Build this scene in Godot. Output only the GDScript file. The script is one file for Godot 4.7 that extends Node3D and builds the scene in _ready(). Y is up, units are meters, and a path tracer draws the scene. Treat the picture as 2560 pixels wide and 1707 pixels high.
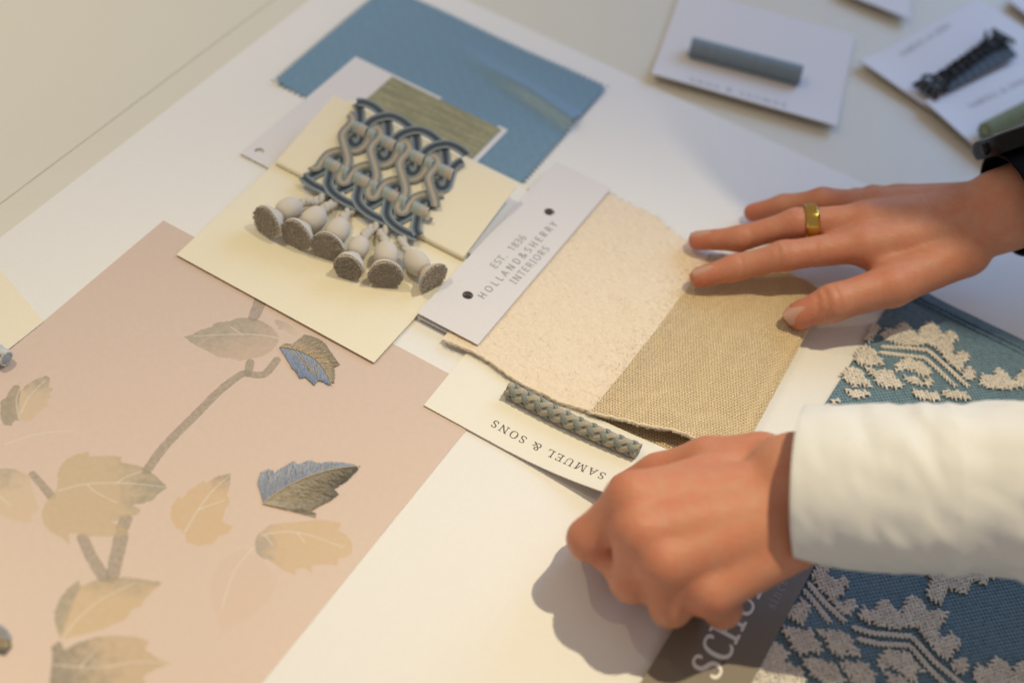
extends Node3D

# ---------------------------------------------------------------- mesh builder
class MB:
	var v := PackedVector3Array()
	var uv := PackedVector2Array()
	var c := PackedColorArray()
	var ix := PackedInt32Array()
	func vert(p: Vector3, t := Vector2.ZERO, col := Color.WHITE) -> int:
		v.push_back(p); uv.push_back(t); c.push_back(col)
		return v.size() - 1
	func tri(a: int, b: int, d: int) -> void:
		ix.push_back(a); ix.push_back(b); ix.push_back(d)
	func quad(a: int, b: int, d: int, e: int) -> void:
		tri(a, b, d); tri(a, d, e)
	func mesh() -> ArrayMesh:
		var n := PackedVector3Array(); n.resize(v.size())
		for i in range(0, ix.size(), 3):
			var a := ix[i]; var b := ix[i + 1]; var d := ix[i + 2]
			var f := (v[d] - v[a]).cross(v[b] - v[a])
			n[a] += f; n[b] += f; n[d] += f
		for i in n.size():
			n[i] = n[i].normalized() if n[i].length_squared() > 1e-24 else Vector3.UP
		var arr := []; arr.resize(Mesh.ARRAY_MAX)
		arr[Mesh.ARRAY_VERTEX] = v; arr[Mesh.ARRAY_NORMAL] = n; arr[Mesh.ARRAY_TEX_UV] = uv
		arr[Mesh.ARRAY_COLOR] = c; arr[Mesh.ARRAY_INDEX] = ix
		var m := ArrayMesh.new()
		m.add_surface_from_arrays(Mesh.PRIMITIVE_TRIANGLES, arr)
		return m

var rng := RandomNumberGenerator.new()
var M := {}
var T := {}
var taken := {}

func numbered(called: String) -> String:
	var k: int = taken.get(called, 0)
	taken[called] = k + 1
	return called if k == 0 else "%s_%03d" % [called, k]

func thing(called: String, label: String, category: String, at := Vector3.ZERO, group := "") -> Node3D:
	var o := Node3D.new()
	o.name = numbered(called); add_child(o); o.position = at
	o.set_meta("label", label); o.set_meta("category", category)
	if group: o.set_meta("group", group)
	return o

func part(called: String, mesh: Mesh, m: Material, parent: Node3D) -> MeshInstance3D:
	var o := MeshInstance3D.new()
	o.name = called; o.mesh = mesh; o.material_override = m
	parent.add_child(o, true)
	# meshes are written in world metres: undo the place of the thing
	var off := Vector3.ZERO
	var q: Node = parent
	while q != self and q is Node3D:
		off += (q as Node3D).position
		q = q.get_parent()
	o.position = -off
	return o

# ---------------------------------------------------------------- shapes
func spline(p: PackedVector3Array, steps: int) -> PackedVector3Array:
	var out := PackedVector3Array()
	var n := p.size()
	for i in n - 1:
		var a := p[maxi(i - 1, 0)]; var b := p[i]; var d := p[i + 1]; var e := p[mini(i + 2, n - 1)]
		for k in steps:
			out.push_back(b.cubic_interpolate(d, a, e, float(k) / steps))
	out.push_back(p[n - 1])
	return out

func tube(mb: MB, path: PackedVector3Array, r0: float, r1: float, sides := 8, col := Color.WHITE, cap := true, squash := 1.0) -> void:
	var n := path.size()
	var t0 := (path[1] - path[0]).normalized()
	var up := Vector3.UP if absf(t0.y) < 0.9 else Vector3.RIGHT
	var prev := -1
	var first := mb.v.size()
	for i in n:
		var t := (path[mini(i + 1, n - 1)] - path[maxi(i - 1, 0)]).normalized()
		var side := up.cross(t).normalized()
		up = t.cross(side).normalized()
		var r := lerpf(r0, r1, float(i) / (n - 1))
		var start := mb.v.size()
		for k in sides:
			var a := TAU * k / sides
			mb.vert(path[i] + side * (cos(a) * r) + up * (sin(a) * r * squash), Vector2(float(k) / sides, float(i) / n), col)
		if prev >= 0:
			for k in sides:
				var k2 := (k + 1) % sides
				mb.quad(prev + k, prev + k2, start + k2, start + k)
		prev = start
	if cap:
		var a0 := mb.vert(path[0], Vector2.ZERO, col)
		var a1 := mb.vert(path[n - 1], Vector2.ZERO, col)
		for k in sides:
			var k2 := (k + 1) % sides
			mb.tri(a0, first + k2, first + k)
			mb.tri(a1, prev + k, prev + k2)

# a sheet with thickness over a grid; top(u, v) gives the upper surface
func sheet(mb: MB, top: Callable, nu: int, nv: int, thick: float) -> void:
	var w := nu + 1
	var s := mb.v.size()
	for j in nv + 1:
		for i in w:
			mb.vert(top.call(float(i) / nu, float(j) / nv), Vector2(float(i) / nu, float(j) / nv))
	var b := mb.v.size()
	for j in nv + 1:
		for i in w:
			mb.vert(mb.v[s + j * w + i] - Vector3(0, thick, 0), Vector2(float(i) / nu, float(j) / nv))
	for j in nv:
		for i in nu:
			var a := s + j * w + i
			mb.quad(a, a + 1, a + w + 1, a + w)
			var d := b + j * w + i
			mb.quad(d, d + w, d + w + 1, d + 1)
	var rim := PackedInt32Array()
	for i in nu: rim.push_back(i)
	for j in nv: rim.push_back(j * w + nu)
	for i in nu: rim.push_back(nv * w + nu - i)
	for j in nv: rim.push_back((nv - j) * w)
	var k0 := mb.v.size()
	for k in rim:
		mb.vert(mb.v[s + k], mb.uv[s + k]); mb.vert(mb.v[b + k], mb.uv[s + k])
	var m := rim.size()
	for k in m:
		var e := k0 + k * 2; var f := k0 + ((k + 1) % m) * 2
		mb.quad(e, e + 1, f + 1, f)

# rectangle corners a b c d (x, z) given along its rim, upper face at y
func card_mesh(q: PackedVector2Array, y: float, thick: float, warp = null, nu := 1, nv := 1) -> ArrayMesh:
	var mb := MB.new()
	var top := func(u: float, w: float) -> Vector3:
		var p: Vector2 = q[0].lerp(q[1], u).lerp(q[3].lerp(q[2], u), w)
		return Vector3(p.x, y + (warp.call(p) if warp != null else 0.0), p.y)
	sheet(mb, top, nu, nv, thick)
	return mb.mesh()

func rect(x0: float, x1: float, z0: float, z1: float) -> PackedVector2Array:
	return PackedVector2Array([Vector2(x0, z0), Vector2(x1, z0), Vector2(x1, z1), Vector2(x0, z1)])

# solid of revolution; profile (radius, along), base at o, axis d; ribs raise thin flutes
func lathe(mb: MB, profile: PackedVector2Array, o: Vector3, d: Vector3, sides: int, col: Color, ribs := 0, rib := 0.0, wob := 0.0) -> void:
	var up := Vector3.UP if absf(d.y) < 0.9 else Vector3.RIGHT
	var sx := up.cross(d).normalized(); var sy := d.cross(sx).normalized()
	var prev := -1
	for i in profile.size():
		var start := mb.v.size()
		for k in sides:
			var a := TAU * k / sides
			var r := profile[i].x * (1.0 + rib * cos(a * ribs) + wob * sin(a * 3.0 + i * 0.7))
			mb.vert(o + d * profile[i].y + sx * (cos(a) * r) + sy * (sin(a) * r), Vector2(float(k) / sides, float(i)), col)
		if prev >= 0:
			for k in sides:
				var k2 := (k + 1) % sides
				mb.quad(prev + k, prev + k2, start + k2, start + k)
		prev = start

# print laid on a surface: place(x, y) carries the flat letters to their place
func lettering(called: String, text: String, font_name: String, size: float, gap: float, m: Material, parent: Node3D, place: Callable, bold := 0.0) -> void:
	var sf := SystemFont.new(); sf.font_names = PackedStringArray([font_name])
	var fv := FontVariation.new(); fv.base_font = sf; fv.spacing_glyph = int(gap); fv.variation_embolden = bold
	var tm := TextMesh.new()
	tm.font = fv; tm.font_size = 64; tm.pixel_size = size / 64.0; tm.depth = 0.0; tm.text = text; tm.curve_step = 1.0
	var arr := tm.get_mesh_arrays()
	var vs: PackedVector3Array = arr[Mesh.ARRAY_VERTEX]
	var mb := MB.new()
	for p in vs: mb.vert(place.call(p.x, p.y))
	mb.ix = arr[Mesh.ARRAY_INDEX]
	if mb.ix.is_empty():
		for i in vs.size(): mb.ix.push_back(i)
	part(called, mb.mesh(), m, parent)

# ---------------------------------------------------------------- materials
func lin(r: float, g: float, b: float) -> Color:
	return Color(r, g, b).linear_to_srgb()

func mat(col: Color, rough: float, o := {}) -> StandardMaterial3D:
	var m := StandardMaterial3D.new()
	m.albedo_color = col; m.roughness = rough
	for k in o: m.set(k, o[k])
	return m

func tex(w: int, h: int, f: Callable) -> ImageTexture:
	var im := Image.create(w, h, false, Image.FORMAT_RGB8)
	for y in h:
		for x in w:
			im.set_pixel(x, y, f.call(x, y))
	return ImageTexture.create_from_image(im)

func noise(freq: float, sd: int, oct := 3) -> FastNoiseLite:
	var n := FastNoiseLite.new()
	n.frequency = freq; n.seed = sd; n.fractal_octaves = oct
	return n

func tri_mat(col: Color, rough: float, albedo: Texture2D, height: Texture2D, per_metre: float, depth_cm: float, o := {}) -> StandardMaterial3D:
	var m := mat(col, rough, o)
	m.uv1_triplanar = true; m.uv1_world_triplanar = true; m.uv1_scale = Vector3.ONE * per_metre
	if albedo: m.albedo_texture = albedo
	if height:
		m.heightmap_enabled = true; m.heightmap_texture = height; m.heightmap_scale = depth_cm
	return m

func textures() -> void:
	var n1 := noise(0.06, 3, 4); var n2 := noise(0.35, 5, 2); var n3 := noise(0.02, 8, 4)
	var wrap := func(n: FastNoiseLite, x: float, y: float, s: float) -> float:  # seamless noise on a torus
		var a := TAU * x / s; var b := TAU * y / s; var r := s / TAU
		return n.get_noise_3d(r * cos(a) + 31.0 * sin(b), r * sin(a) + r * cos(b), r * sin(b))
	T.paper = tex(256, 256, func(x: int, y: int) -> Color:
		var g: float = 0.985 + 0.008 * wrap.call(n1, x, y, 256.0) + 0.012 * wrap.call(n2, x, y, 256.0)
		return Color(g, g, g * 0.995))
	T.paper_h = tex(256, 256, func(x: int, y: int) -> Color:
		var g: float = 0.5 + 0.35 * wrap.call(n2, x, y, 256.0)
		return Color(g, g, g))
	# plain weave, 16 threads a side
	T.weave_h = tex(256, 256, func(x: int, y: int) -> Color:
		var cx := int(x / 16.0); var cy := int(y / 16.0)
		var fx := absf(fposmod(x / 16.0, 1.0) - 0.5) * 2.0; var fy := absf(fposmod(y / 16.0, 1.0) - 0.5) * 2.0
		var over := (cx + cy) % 2 == 0
		var g := (1.0 - fx * fx) * (1.0 - 0.45 * fy * fy) if over else (1.0 - fy * fy) * (1.0 - 0.45 * fx * fx)
		g = g * 0.85 + 0.15 * n2.get_noise_2d(x, y)
		return Color(g, g, g))
	T.weave_c = tex(256, 256, func(x: int, y: int) -> Color:
		var cx := int(x / 16.0); var cy := int(y / 16.0)
		var over := (cx + cy) % 2 == 0
		var g: float = (1.0 if over else 0.74) + 0.16 * n2.get_noise_2d(cx * 7.0, cy * 3.0) + 0.1 * n2.get_noise_2d(x, y)
		return Color(g * 0.95, g, g))
	# loose knit: staggered loops with small holes between
	T.knit_h = tex(256, 256, func(x: int, y: int) -> Color:
		var row := int(y / 16.0)
		var xx := x + (8.0 if row % 2 == 1 else 0.0) + 2.5 * n1.get_noise_2d(x, y) * 2.0
		var fx := fposmod(xx / 16.0, 1.0) - 0.5; var fy := fposmod(y / 16.0, 1.0) - 0.5
		var leg := absf(absf(fx) - 0.24 - 0.2 * fy)
		var g := clampf(1.0 - leg * 4.5, 0.0, 1.0) * (1.0 - 0.5 * absf(fy))
		g = clampf(g + 0.25 * n2.get_noise_2d(x, y), 0.0, 1.0)
		return Color(g, g, g))
	T.knit_c = tex(256, 256, func(x: int, y: int) -> Color:
		var row := int(y / 16.0)
		var xx := x + (8.0 if row % 2 == 1 else 0.0)
		var fx := fposmod(xx / 16.0, 1.0) - 0.5; var fy := fposmod(y / 16.0, 1.0) - 0.5
		var hole := clampf(1.6 - (fx * fx * 26.0 + fy * fy * 34.0), 0.0, 1.0)
		var g: float = 1.0 - 0.40 * hole + 0.14 * n2.get_noise_2d(x * 0.6, y * 0.6) + 0.1 * wrap.call(n1, x, y, 256.0)
		return Color(g, g * 0.985, g * 0.95))
	# brushed mohair: long soft hairs lying every way, mostly along one way
	var hair := PackedFloat32Array(); hair.resize(256 * 256)
	for k in 5200:
		var px := rng.randf() * 256.0; var py := rng.randf() * 256.0
		var an := rng.randfn(0.35, 0.55); var ln := rng.randi_range(8, 26); var s := rng.randf_range(0.2, 1.0)
		for i in ln:
			an += rng.randfn(0.0, 0.09)
			px += cos(an); py += sin(an)
			var id := posmod(int(px), 256) + 256 * posmod(int(py), 256)
			hair[id] = maxf(hair[id], s * (1.0 - absf(2.0 * i / ln - 1.0)))
	T.mohair_c = tex(256, 256, func(x: int, y: int) -> Color:
		var g: float = 0.89 + 0.13 * hair[x + 256 * y] + 0.04 * wrap.call(n1, x, y, 256.0)
		return Color(g, g * 0.985, g * 0.97))
	T.mohair_h = tex(256, 256, func(x: int, y: int) -> Color:
		var g: float = 0.35 + 0.6 * hair[x + 256 * y]
		return Color(g, g, g))
	# skin: fine net of lines and mottling
	var cell := FastNoiseLite.new(); cell.noise_type = FastNoiseLite.TYPE_CELLULAR; cell.frequency = 0.09
	cell.cellular_return_type = FastNoiseLite.RETURN_DISTANCE2_SUB; cell.seed = 4
	T.skin_h = tex(256, 256, func(x: int, y: int) -> Color:
		var g := clampf(0.55 + 0.5 * cell.get_noise_2d(x, y) + 0.12 * n2.get_noise_2d(x, y), 0.0, 1.0)
		return Color(g, g, g))
	var blot := noise(0.016, 12, 4)
	T.skin_c = tex(256, 256, func(x: int, y: int) -> Color:
		var a: float = wrap.call(blot, x, y, 256.0); var b: float = wrap.call(n1, x, y, 256.0)
		return Color(1.0 - 0.04 * b + 0.02 * a, 0.93 - 0.09 * a - 0.05 * b, 0.9 - 0.11 * a - 0.05 * b))
	# long streaks of the green grasscloth
	T.grass = tex(512, 128, func(x: int, y: int) -> Color:
		var g: float = 0.9 + 0.16 * n1.get_noise_2d(x * 0.06, y * 2.4) + 0.08 * n2.get_noise_2d(x * 0.08, y * 1.6)
		return Color(g, g, g * 0.95))
	T.cotton_h = tex(128, 128, func(x: int, y: int) -> Color:
		var g := 0.5 + 0.25 * sin(x * TAU / 8.0) * sin(y * TAU / 8.0) + 0.2 * n2.get_noise_2d(x, y)
		return Color(g, g, g))

func materials() -> void:
	M.table = tri_mat(lin(0.70, 0.67, 0.58), 0.45, T.paper, T.paper_h, 16.0, 0.0008)
	M.board = tri_mat(lin(0.80, 0.785, 0.77), 0.55, T.paper, T.paper_h, 18.0, 0.0008)
	M.cream = tri_mat(lin(0.82, 0.755, 0.595), 0.6, T.paper, T.paper_h, 20.0, 0.0008)
	M.cream_pale = tri_mat(lin(0.83, 0.76, 0.60), 0.6, T.paper, T.paper_h, 20.0, 0.0008)
	M.white_card = tri_mat(lin(0.73, 0.705, 0.72), 0.5, T.paper, T.paper_h, 22.0, 0.0008)
	M.ivory_card = tri_mat(lin(0.82, 0.79, 0.71), 0.5, T.paper, T.paper_h, 22.0, 0.0008)
	M.tag = tri_mat(lin(0.205, 0.17, 0.13), 0.55, T.paper, T.paper_h, 22.0, 0.0008)
	M.ink = mat(lin(0.10, 0.09, 0.07), 0.6)
	M.ink_grey = mat(lin(0.22, 0.22, 0.23), 0.6)
	M.ink_pale = mat(lin(0.26, 0.27, 0.29), 0.6)
	M.ink_white = mat(lin(0.80, 0.76, 0.70), 0.6)
	M.ink_dim = mat(lin(0.36, 0.34, 0.33), 0.6)
	M.satin = tri_mat(lin(0.23, 0.37, 0.51), 0.38, T.weave_c, T.weave_h, 90.0, 0.006, {"rim_enabled": true, "rim": 0.5, "rim_tint": 0.6})
	M.grass = mat(lin(0.36, 0.345, 0.23), 0.8, {"albedo_texture": T.grass})
	M.denim = tri_mat(lin(0.205, 0.31, 0.405), 0.85, T.weave_c, T.weave_h, 46.0, 0.03)
	M.stitch = mat(lin(0.80, 0.77, 0.73), 0.8, {"vertex_color_use_as_albedo": true})
	M.mohair = tri_mat(lin(0.93, 0.81, 0.64), 0.95, T.mohair_c, T.mohair_h, 36.0, 0.012, {"rim_enabled": true, "rim": 0.5})
	M.knit = tri_mat(lin(0.98, 0.775, 0.49), 0.95, T.knit_c, T.knit_h, 36.0, 0.10, {"rim_enabled": true, "rim": 0.35})
	M.fibre = mat(lin(0.82, 0.74, 0.62), 0.9)
	M.thread = mat(Color.WHITE, 0.55, {"vertex_color_use_as_albedo": true, "rim_enabled": true, "rim": 0.3})
	M.yarn = mat(Color.WHITE, 0.85, {"vertex_color_use_as_albedo": true})
	M.skin = tri_mat(Color.WHITE, 0.5, T.skin_c, T.skin_h, 34.0, 0.05, {"vertex_color_use_as_albedo": true, "subsurf_scatter_enabled": true, "subsurf_scatter_strength": 0.05})
	M.nail = mat(lin(0.53, 0.30, 0.225), 0.42)
	M.gold = mat(lin(0.58, 0.38, 0.09), 0.13, {"metallic": 1.0})
	M.cotton = tri_mat(lin(0.69, 0.69, 0.68), 0.75, null, T.cotton_h, 160.0, 0.006, {"rim_enabled": true, "rim": 0.2})
	M.band = mat(lin(0.004, 0.004, 0.005), 0.6, {"metallic_specular": 0.2})
	M.case = mat(lin(0.012, 0.012, 0.013), 0.3, {"metallic_specular": 0.25})
	M.glass_black = mat(lin(0.004, 0.005, 0.008), 0.06)
	M.hair = mat(lin(0.05, 0.03, 0.02), 0.6)
	M.dark_slot = mat(lin(0.05, 0.045, 0.04), 0.9)

# ---------------------------------------------------------------- bodies as smooth unions of tapered bones
# bones: [a, b, ra, rb, redness]; creases: [a, b, width, depth]
func flesh(mb: MB, bones: Array, creases: Array, cell: float, k: float, base: Color, red: Color) -> void:
	var lo := Vector3.INF; var hi := -Vector3.INF
	for b in bones:
		var r: float = maxf(b[2], b[3]) + 5.0 / k
		lo = lo.min((b[0] as Vector3).min(b[1]) - Vector3.ONE * r); hi = hi.max((b[0] as Vector3).max(b[1]) + Vector3.ONE * r)
	var nx := int((hi.x - lo.x) / cell) + 2; var ny := int((hi.y - lo.y) / cell) + 2; var nz := int((hi.z - lo.z) / cell) + 2
	var f := PackedFloat32Array(); f.resize(nx * ny * nz)
	for b in bones:
		var a: Vector3 = b[0]; var e: Vector3 = b[1]; var ra: float = b[2]; var rb: float = b[3]
		var r := maxf(ra, rb) + 5.0 / k
		var p0 := ((a.min(e) - Vector3.ONE * r - lo) / cell).max(Vector3.ZERO); var p1 := (a.max(e) + Vector3.ONE * r - lo) / cell
		var ab := e - a; var l2 := maxf(ab.length_squared(), 1e-12)
		for z in range(int(p0.z), mini(int(p1.z) + 1, nz)):
			for y in range(int(p0.y), mini(int(p1.y) + 1, ny)):
				var at := (z * ny + y) * nx
				for x in range(int(p0.x), mini(int(p1.x) + 1, nx)):
					var p := lo + Vector3(x, y, z) * cell
					var t := clampf((p - a).dot(ab) / l2, 0.0, 1.0)
					var d := p.distance_to(a + ab * t) - lerpf(ra, rb, t)
					if d * k < 5.0:
						f[at + x] += exp(-k * d)
	for i in f.size():
		f[i] = -log(f[i]) / k if f[i] > 1e-6 else 0.05
	for q in creases:
		var a: Vector3 = q[0]; var e: Vector3 = q[1]; var wd: float = q[2]
		var grow := Vector3(wd * 3.0, 0.03, wd * 3.0)
		var p0 := ((a.min(e) - grow - lo) / cell).max(Vector3.ZERO); var p1 := (a.max(e) + grow - lo) / cell
		a.y = 0.0; e.y = 0.0
		var ab := e - a; var l2 := maxf(ab.length_squared(), 1e-12)
		for z in range(int(p0.z), mini(int(p1.z) + 1, nz)):
			for y in range(int(p0.y), mini(int(p1.y) + 1, ny)):
				for x in range(int(p0.x), mini(int(p1.x) + 1, nx)):
					var p := lo + Vector3(x, y, z) * cell
					p.y = 0.0
					var t := clampf((p - a).dot(ab) / l2, 0.0, 1.0)
					var d := p.distance_to(a + ab * t) / wd
					var fi := (z * ny + y) * nx + x
					var near_skin := f[fi] / 0.0028
					f[fi] += float(q[3]) * exp(-d * d - near_skin * near_skin)
	var id := PackedInt32Array(); id.resize(f.size()); id.fill(-1)
	var off := PackedInt32Array([0, 1, nx, nx + 1, nx * ny, nx * ny + 1, nx * ny + nx, nx * ny + nx + 1])
	var ends := [[0, 1], [2, 3], [4, 5], [6, 7], [0, 2], [1, 3], [4, 6], [5, 7], [0, 4], [1, 5], [2, 6], [3, 7]]
	for z in nz - 1:
		for y in ny - 1:
			for x in nx - 1:
				var i := (z * ny + y) * nx + x
				var s := f[i]
				if s > cell * 2.0 or s < -cell * 2.0: continue
				var inside := 0
				for o in off:
					if f[i + o] < 0.0: inside += 1
				if inside == 0 or inside == 8: continue
				var sum := Vector3.ZERO; var cnt := 0
				for e in ends:
					var va := f[i + off[e[0]]]; var vb := f[i + off[e[1]]]
					if (va < 0.0) != (vb < 0.0):
						var t := va / (va - vb)
						var ca := Vector3(e[0] & 1, (e[0] >> 1) & 1, e[0] >> 2); var cb := Vector3(e[1] & 1, (e[1] >> 1) & 1, e[1] >> 2)
						sum += ca.lerp(cb, t); cnt += 1
				var p := lo + (Vector3(x, y, z) + sum / cnt) * cell
				var best := 0.0; var tint := 0.0
				for b in bones:
					var ab: Vector3 = b[1] - b[0]
					var t := clampf((p - b[0]).dot(ab) / maxf(ab.length_squared(), 1e-12), 0.0, 1.0)
					var d: float = p.distance_to(b[0] + ab * t) - lerpf(b[2], b[3], t)
					var w := exp(-d * 300.0)
					best += w; tint += w * (b[4] if b.size() < 6 else lerpf(b[4], b[5], t))
				id[i] = mb.vert(p, Vector2.ZERO, base.lerp(red, clampf(tint / maxf(best, 1e-6), 0.0, 1.0)))
	var sx := 1; var sy := nx; var sz := nx * ny
	for z in range(1, nz - 1):
		for y in range(1, ny - 1):
			for x in range(1, nx - 1):
				var i := (z * ny + y) * nx + x
				var v0 := f[i]
				if v0 > cell * 2.0 or v0 < -cell * 2.0: continue
				var neg := v0 < 0.0
				if neg != (f[i + sx] < 0.0): face(mb, id, i, i - sy, i - sy - sz, i - sz, neg)
				if neg != (f[i + sy] < 0.0): face(mb, id, i, i - sz, i - sz - sx, i - sx, neg)
				if neg != (f[i + sz] < 0.0): face(mb, id, i, i - sx, i - sx - sy, i - sy, neg)

func face(mb: MB, id: PackedInt32Array, a: int, b: int, c: int, d: int, neg: bool) -> void:
	if id[a] < 0 or id[b] < 0 or id[c] < 0 or id[d] < 0: return
	if neg: mb.quad(id[a], id[d], id[c], id[b])
	else: mb.quad(id[a], id[b], id[c], id[d])

func nail(called: String, at: Vector3, along: Vector3, up: Vector3, length: float, width: float, parent: Node3D) -> void:
	var mb := MB.new()
	along = along.normalized()
	var side := along.cross(up).normalized(); up = side.cross(along).normalized()
	var n := 8
	for j in n + 1:
		for i in n + 1:
			var u := 2.0 * i / n - 1.0; var w := float(j) / n
			var half := width * 0.5 * (1.0 - 0.18 * pow(absf(2.0 * w - 1.0), 4.0))
			var back := 0.0009 * u * u if w < 0.5 else 0.0
			var h := -width * 0.34 * u * u - 0.0012 * pow(w, 3.0)
			var p := at + side * (half * u) + along * (length * (w - 0.5) + (0.12 * length * (1.0 - u * u) if w > 0.85 else 0.0) - (0.14 * length * (1.0 - u * u) if w < 0.1 else 0.0)) + up * h
			mb.vert(p - up * back)
	for j in n:
		for i in n:
			var a := j * (n + 1) + i
			mb.quad(a, a + n + 1, a + n + 2, a + 1)
	part(called, mb.mesh(), M.nail, parent)

# cloth sleeve round a path; rings carry radius; folds from noise; open at its first end
func sleeve(mb: MB, path: PackedVector3Array, radii: PackedFloat32Array, fold: PackedFloat32Array, tall: float, sd: int) -> void:
	var n := path.size(); var sides := 72
	var nz := noise(1.0, sd, 2)
	var up := Vector3.UP
	for layer in 2:
		var prev := -1
		for i in n:
			var t := (path[mini(i + 1, n - 1)] - path[maxi(i - 1, 0)]).normalized()
			var side := up.cross(t).normalized()
			var u2 := t.cross(side).normalized()
			var start := mb.v.size()
			for k in sides:
				var a := TAU * k / sides
				var g := nz.get_noise_3d(cos(a) * 1.1 + i * 0.05, sin(a) * 1.1, i * 0.13) + 0.5 * nz.get_noise_3d(cos(a) * 2.4, sin(a) * 2.4 + i * 0.1, i * 0.22 + 9.0)
				var lean := t * ((0.011 * (cos(a) - sin(a)) * 0.707 + 0.048 * maxf(0.0, -sin(a))) * maxf(0.0, 1.0 - i / 34.0))
				var r := radii[i] + g * fold[i] - (0.0008 if layer == 1 else 0.0)
				mb.vert(path[i] + lean + side * (cos(a) * r) + u2 * (sin(a) * r * tall))
			if prev >= 0:
				for k in sides:
					var k2 := (k + 1) % sides
					if layer == 0: mb.quad(prev + k, prev + k2, start + k2, start + k)
					else: mb.quad(prev + k, start + k, start + k2, prev + k2)
			prev = start
	var m := n * sides
	var first := mb.v.size() - 2 * m
	for k in sides:
		var k2 := (k + 1) % sides
		mb.quad(first + k, first + m + k, first + m + k2, first + k2)

func _ready() -> void:
	rng.seed = 20
	# ------------------------------------------------------------ camera
	var cam := Camera3D.new(); cam.name = "camera"; add_child(cam)
	cam.transform = Transform3D(Basis(Vector3(0.85919, 0.14113, -0.49181), Vector3(-0.44946, 0.66750, -0.59366), Vector3(0.24450, 0.73111, 0.63694)), Vector3(0.19560, 0.58489, 0.50955))
	cam.near = 0.05; cam.far = 20.0
	var at := CameraAttributesPhysical.new()
	at.frustum_focal_length = 51.52; at.exposure_aperture = 3.6; at.frustum_focus_distance = 0.765
	cam.attributes = at
	cam.fov = 26.222
	cam.current = true
	# ------------------------------------------------------------ exposure and the dim room around
	var we := WorldEnvironment.new(); we.name = "world"; add_child(we)
	var env := Environment.new()
	env.background_mode = Environment.BG_COLOR
	env.background_color = lin(0.375, 0.33, 0.30)
	env.tonemap_mode = Environment.TONE_MAPPER_LINEAR
	env.tonemap_exposure = 1.0
	env.sdfgi_enabled = true; env.ssao_enabled = true; env.ssil_enabled = true
	we.environment = env
	# ------------------------------------------------------------ light: two warm spot lamps above the table, a cool window behind it
	downlight(Vector3(0.27, 1.30, -0.30), Vector3(0.28, 0.0, 0.25), 1.42, 25.7, 0.012)
	downlight(Vector3(-0.69, 1.35, 0.13), Vector3(-0.70, 0.0, 0.03), 0.96, 38.0, 0.012)
	window_light(Vector3(0.55, 1.05, -1.75), Vector3(0.05, 0.0, -0.12), 2.0)
	textures()
	materials()
	# ------------------------------------------------------------ the surface
	table()
	papers()
	wallpaper()
	blue_swatch()
	green_card()
	trim_card()
	tassels()
	header_swatch()
	cord_card()
	back_cards()
	embroidered_swatch()
	person()

func downlight(p: Vector3, aim: Vector3, energy: float, angle: float, size: float) -> void:
	var first: bool = not taken.has("spot_lamp")
	var o := thing("spot_lamp", "warm ceiling spot lamp over the arms, the brighter one" if first else "dimmer warm ceiling spot lamp over the pink wallpaper", "lamp", p)
	var d := (aim - p).normalized()
	var mb := MB.new()
	lathe(mb, PackedVector2Array([Vector2(0.0, -0.11), Vector2(0.04, -0.11), Vector2(0.045, -0.10), Vector2(0.045, 0.03), Vector2(0.042, 0.03), Vector2(0.042, -0.02), Vector2(0.0, -0.02)]), p, d, 32, Color.WHITE)
	part("housing", mb.mesh(), mat(lin(0.6, 0.6, 0.6), 0.4), o)
	var m2 := MB.new()
	lathe(m2, PackedVector2Array([Vector2(0.0, -0.001), Vector2(size, -0.001), Vector2(size, 0.0), Vector2(0.0, 0.0)]), p, d, 24, Color.WHITE)
	var e := mat(lin(1.0, 0.72, 0.40), 0.5, {"emission_enabled": true, "emission": lin(1.0, 0.80, 0.45), "emission_energy_multiplier": 6.0})
	part("lamp_lens", m2.mesh(), e, o)
	var l := SpotLight3D.new(); l.name = "spot_light"
	o.add_child(l)
	l.look_at_from_position(p + d * 0.006, aim, Vector3.FORWARD)
	l.light_color = lin(1.0, 0.855, 0.55); l.light_energy = energy; l.light_size = size
	l.spot_angle = angle; l.spot_angle_attenuation = 1.0; l.spot_range = 6.0; l.spot_attenuation = 2.0; l.shadow_enabled = true

func window_light(p: Vector3, aim: Vector3, energy: float) -> void:
	var o := thing("window", "tall window letting in cool daylight beyond the table", "window", p)
	var holder := Node3D.new()
	var xf := Transform3D(Basis.looking_at(aim - p, Vector3.UP), p)
	var size := Vector2(1.2, 1.1)
	var bar := func(a: Vector3, b: Vector3) -> ArrayMesh:
		var mb := MB.new()
		tube(mb, PackedVector3Array([xf * a, xf * b]), 0.03, 0.03, 4, Color.WHITE)
		return mb.mesh()
	var fm := mat(lin(0.75, 0.75, 0.75), 0.5)
	for s in [-1, 1]:
		part("window_frame", bar.call(Vector3(-0.62, s * 0.57, 0.0), Vector3(0.62, s * 0.57, 0.0)), fm, o)
		part("window_frame", bar.call(Vector3(s * 0.62, -0.57, 0.0), Vector3(s * 0.62, 0.57, 0.0)), fm, o)
	var mb := MB.new()
	var q := [Vector3(-0.6, -0.55, 0.02), Vector3(0.6, -0.55, 0.02), Vector3(0.6, 0.55, 0.02), Vector3(-0.6, 0.55, 0.02)]
	for c in q: mb.vert(xf * c)
	mb.quad(0, 1, 2, 3)
	part("window_pane", mb.mesh(), mat(lin(0.4, 0.5, 0.6), 0.3, {"emission_enabled": true, "emission": lin(0.35, 0.6, 1.0), "emission_energy_multiplier": 0.2}), o)
	var l := AreaLight3D.new(); l.name = "window_glow"
	o.add_child(l)
	l.global_transform = xf
	l.area_size = size; l.light_color = lin(0.30, 0.55, 1.0); l.light_energy = energy; l.shadow_enabled = true
	holder.free()

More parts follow.
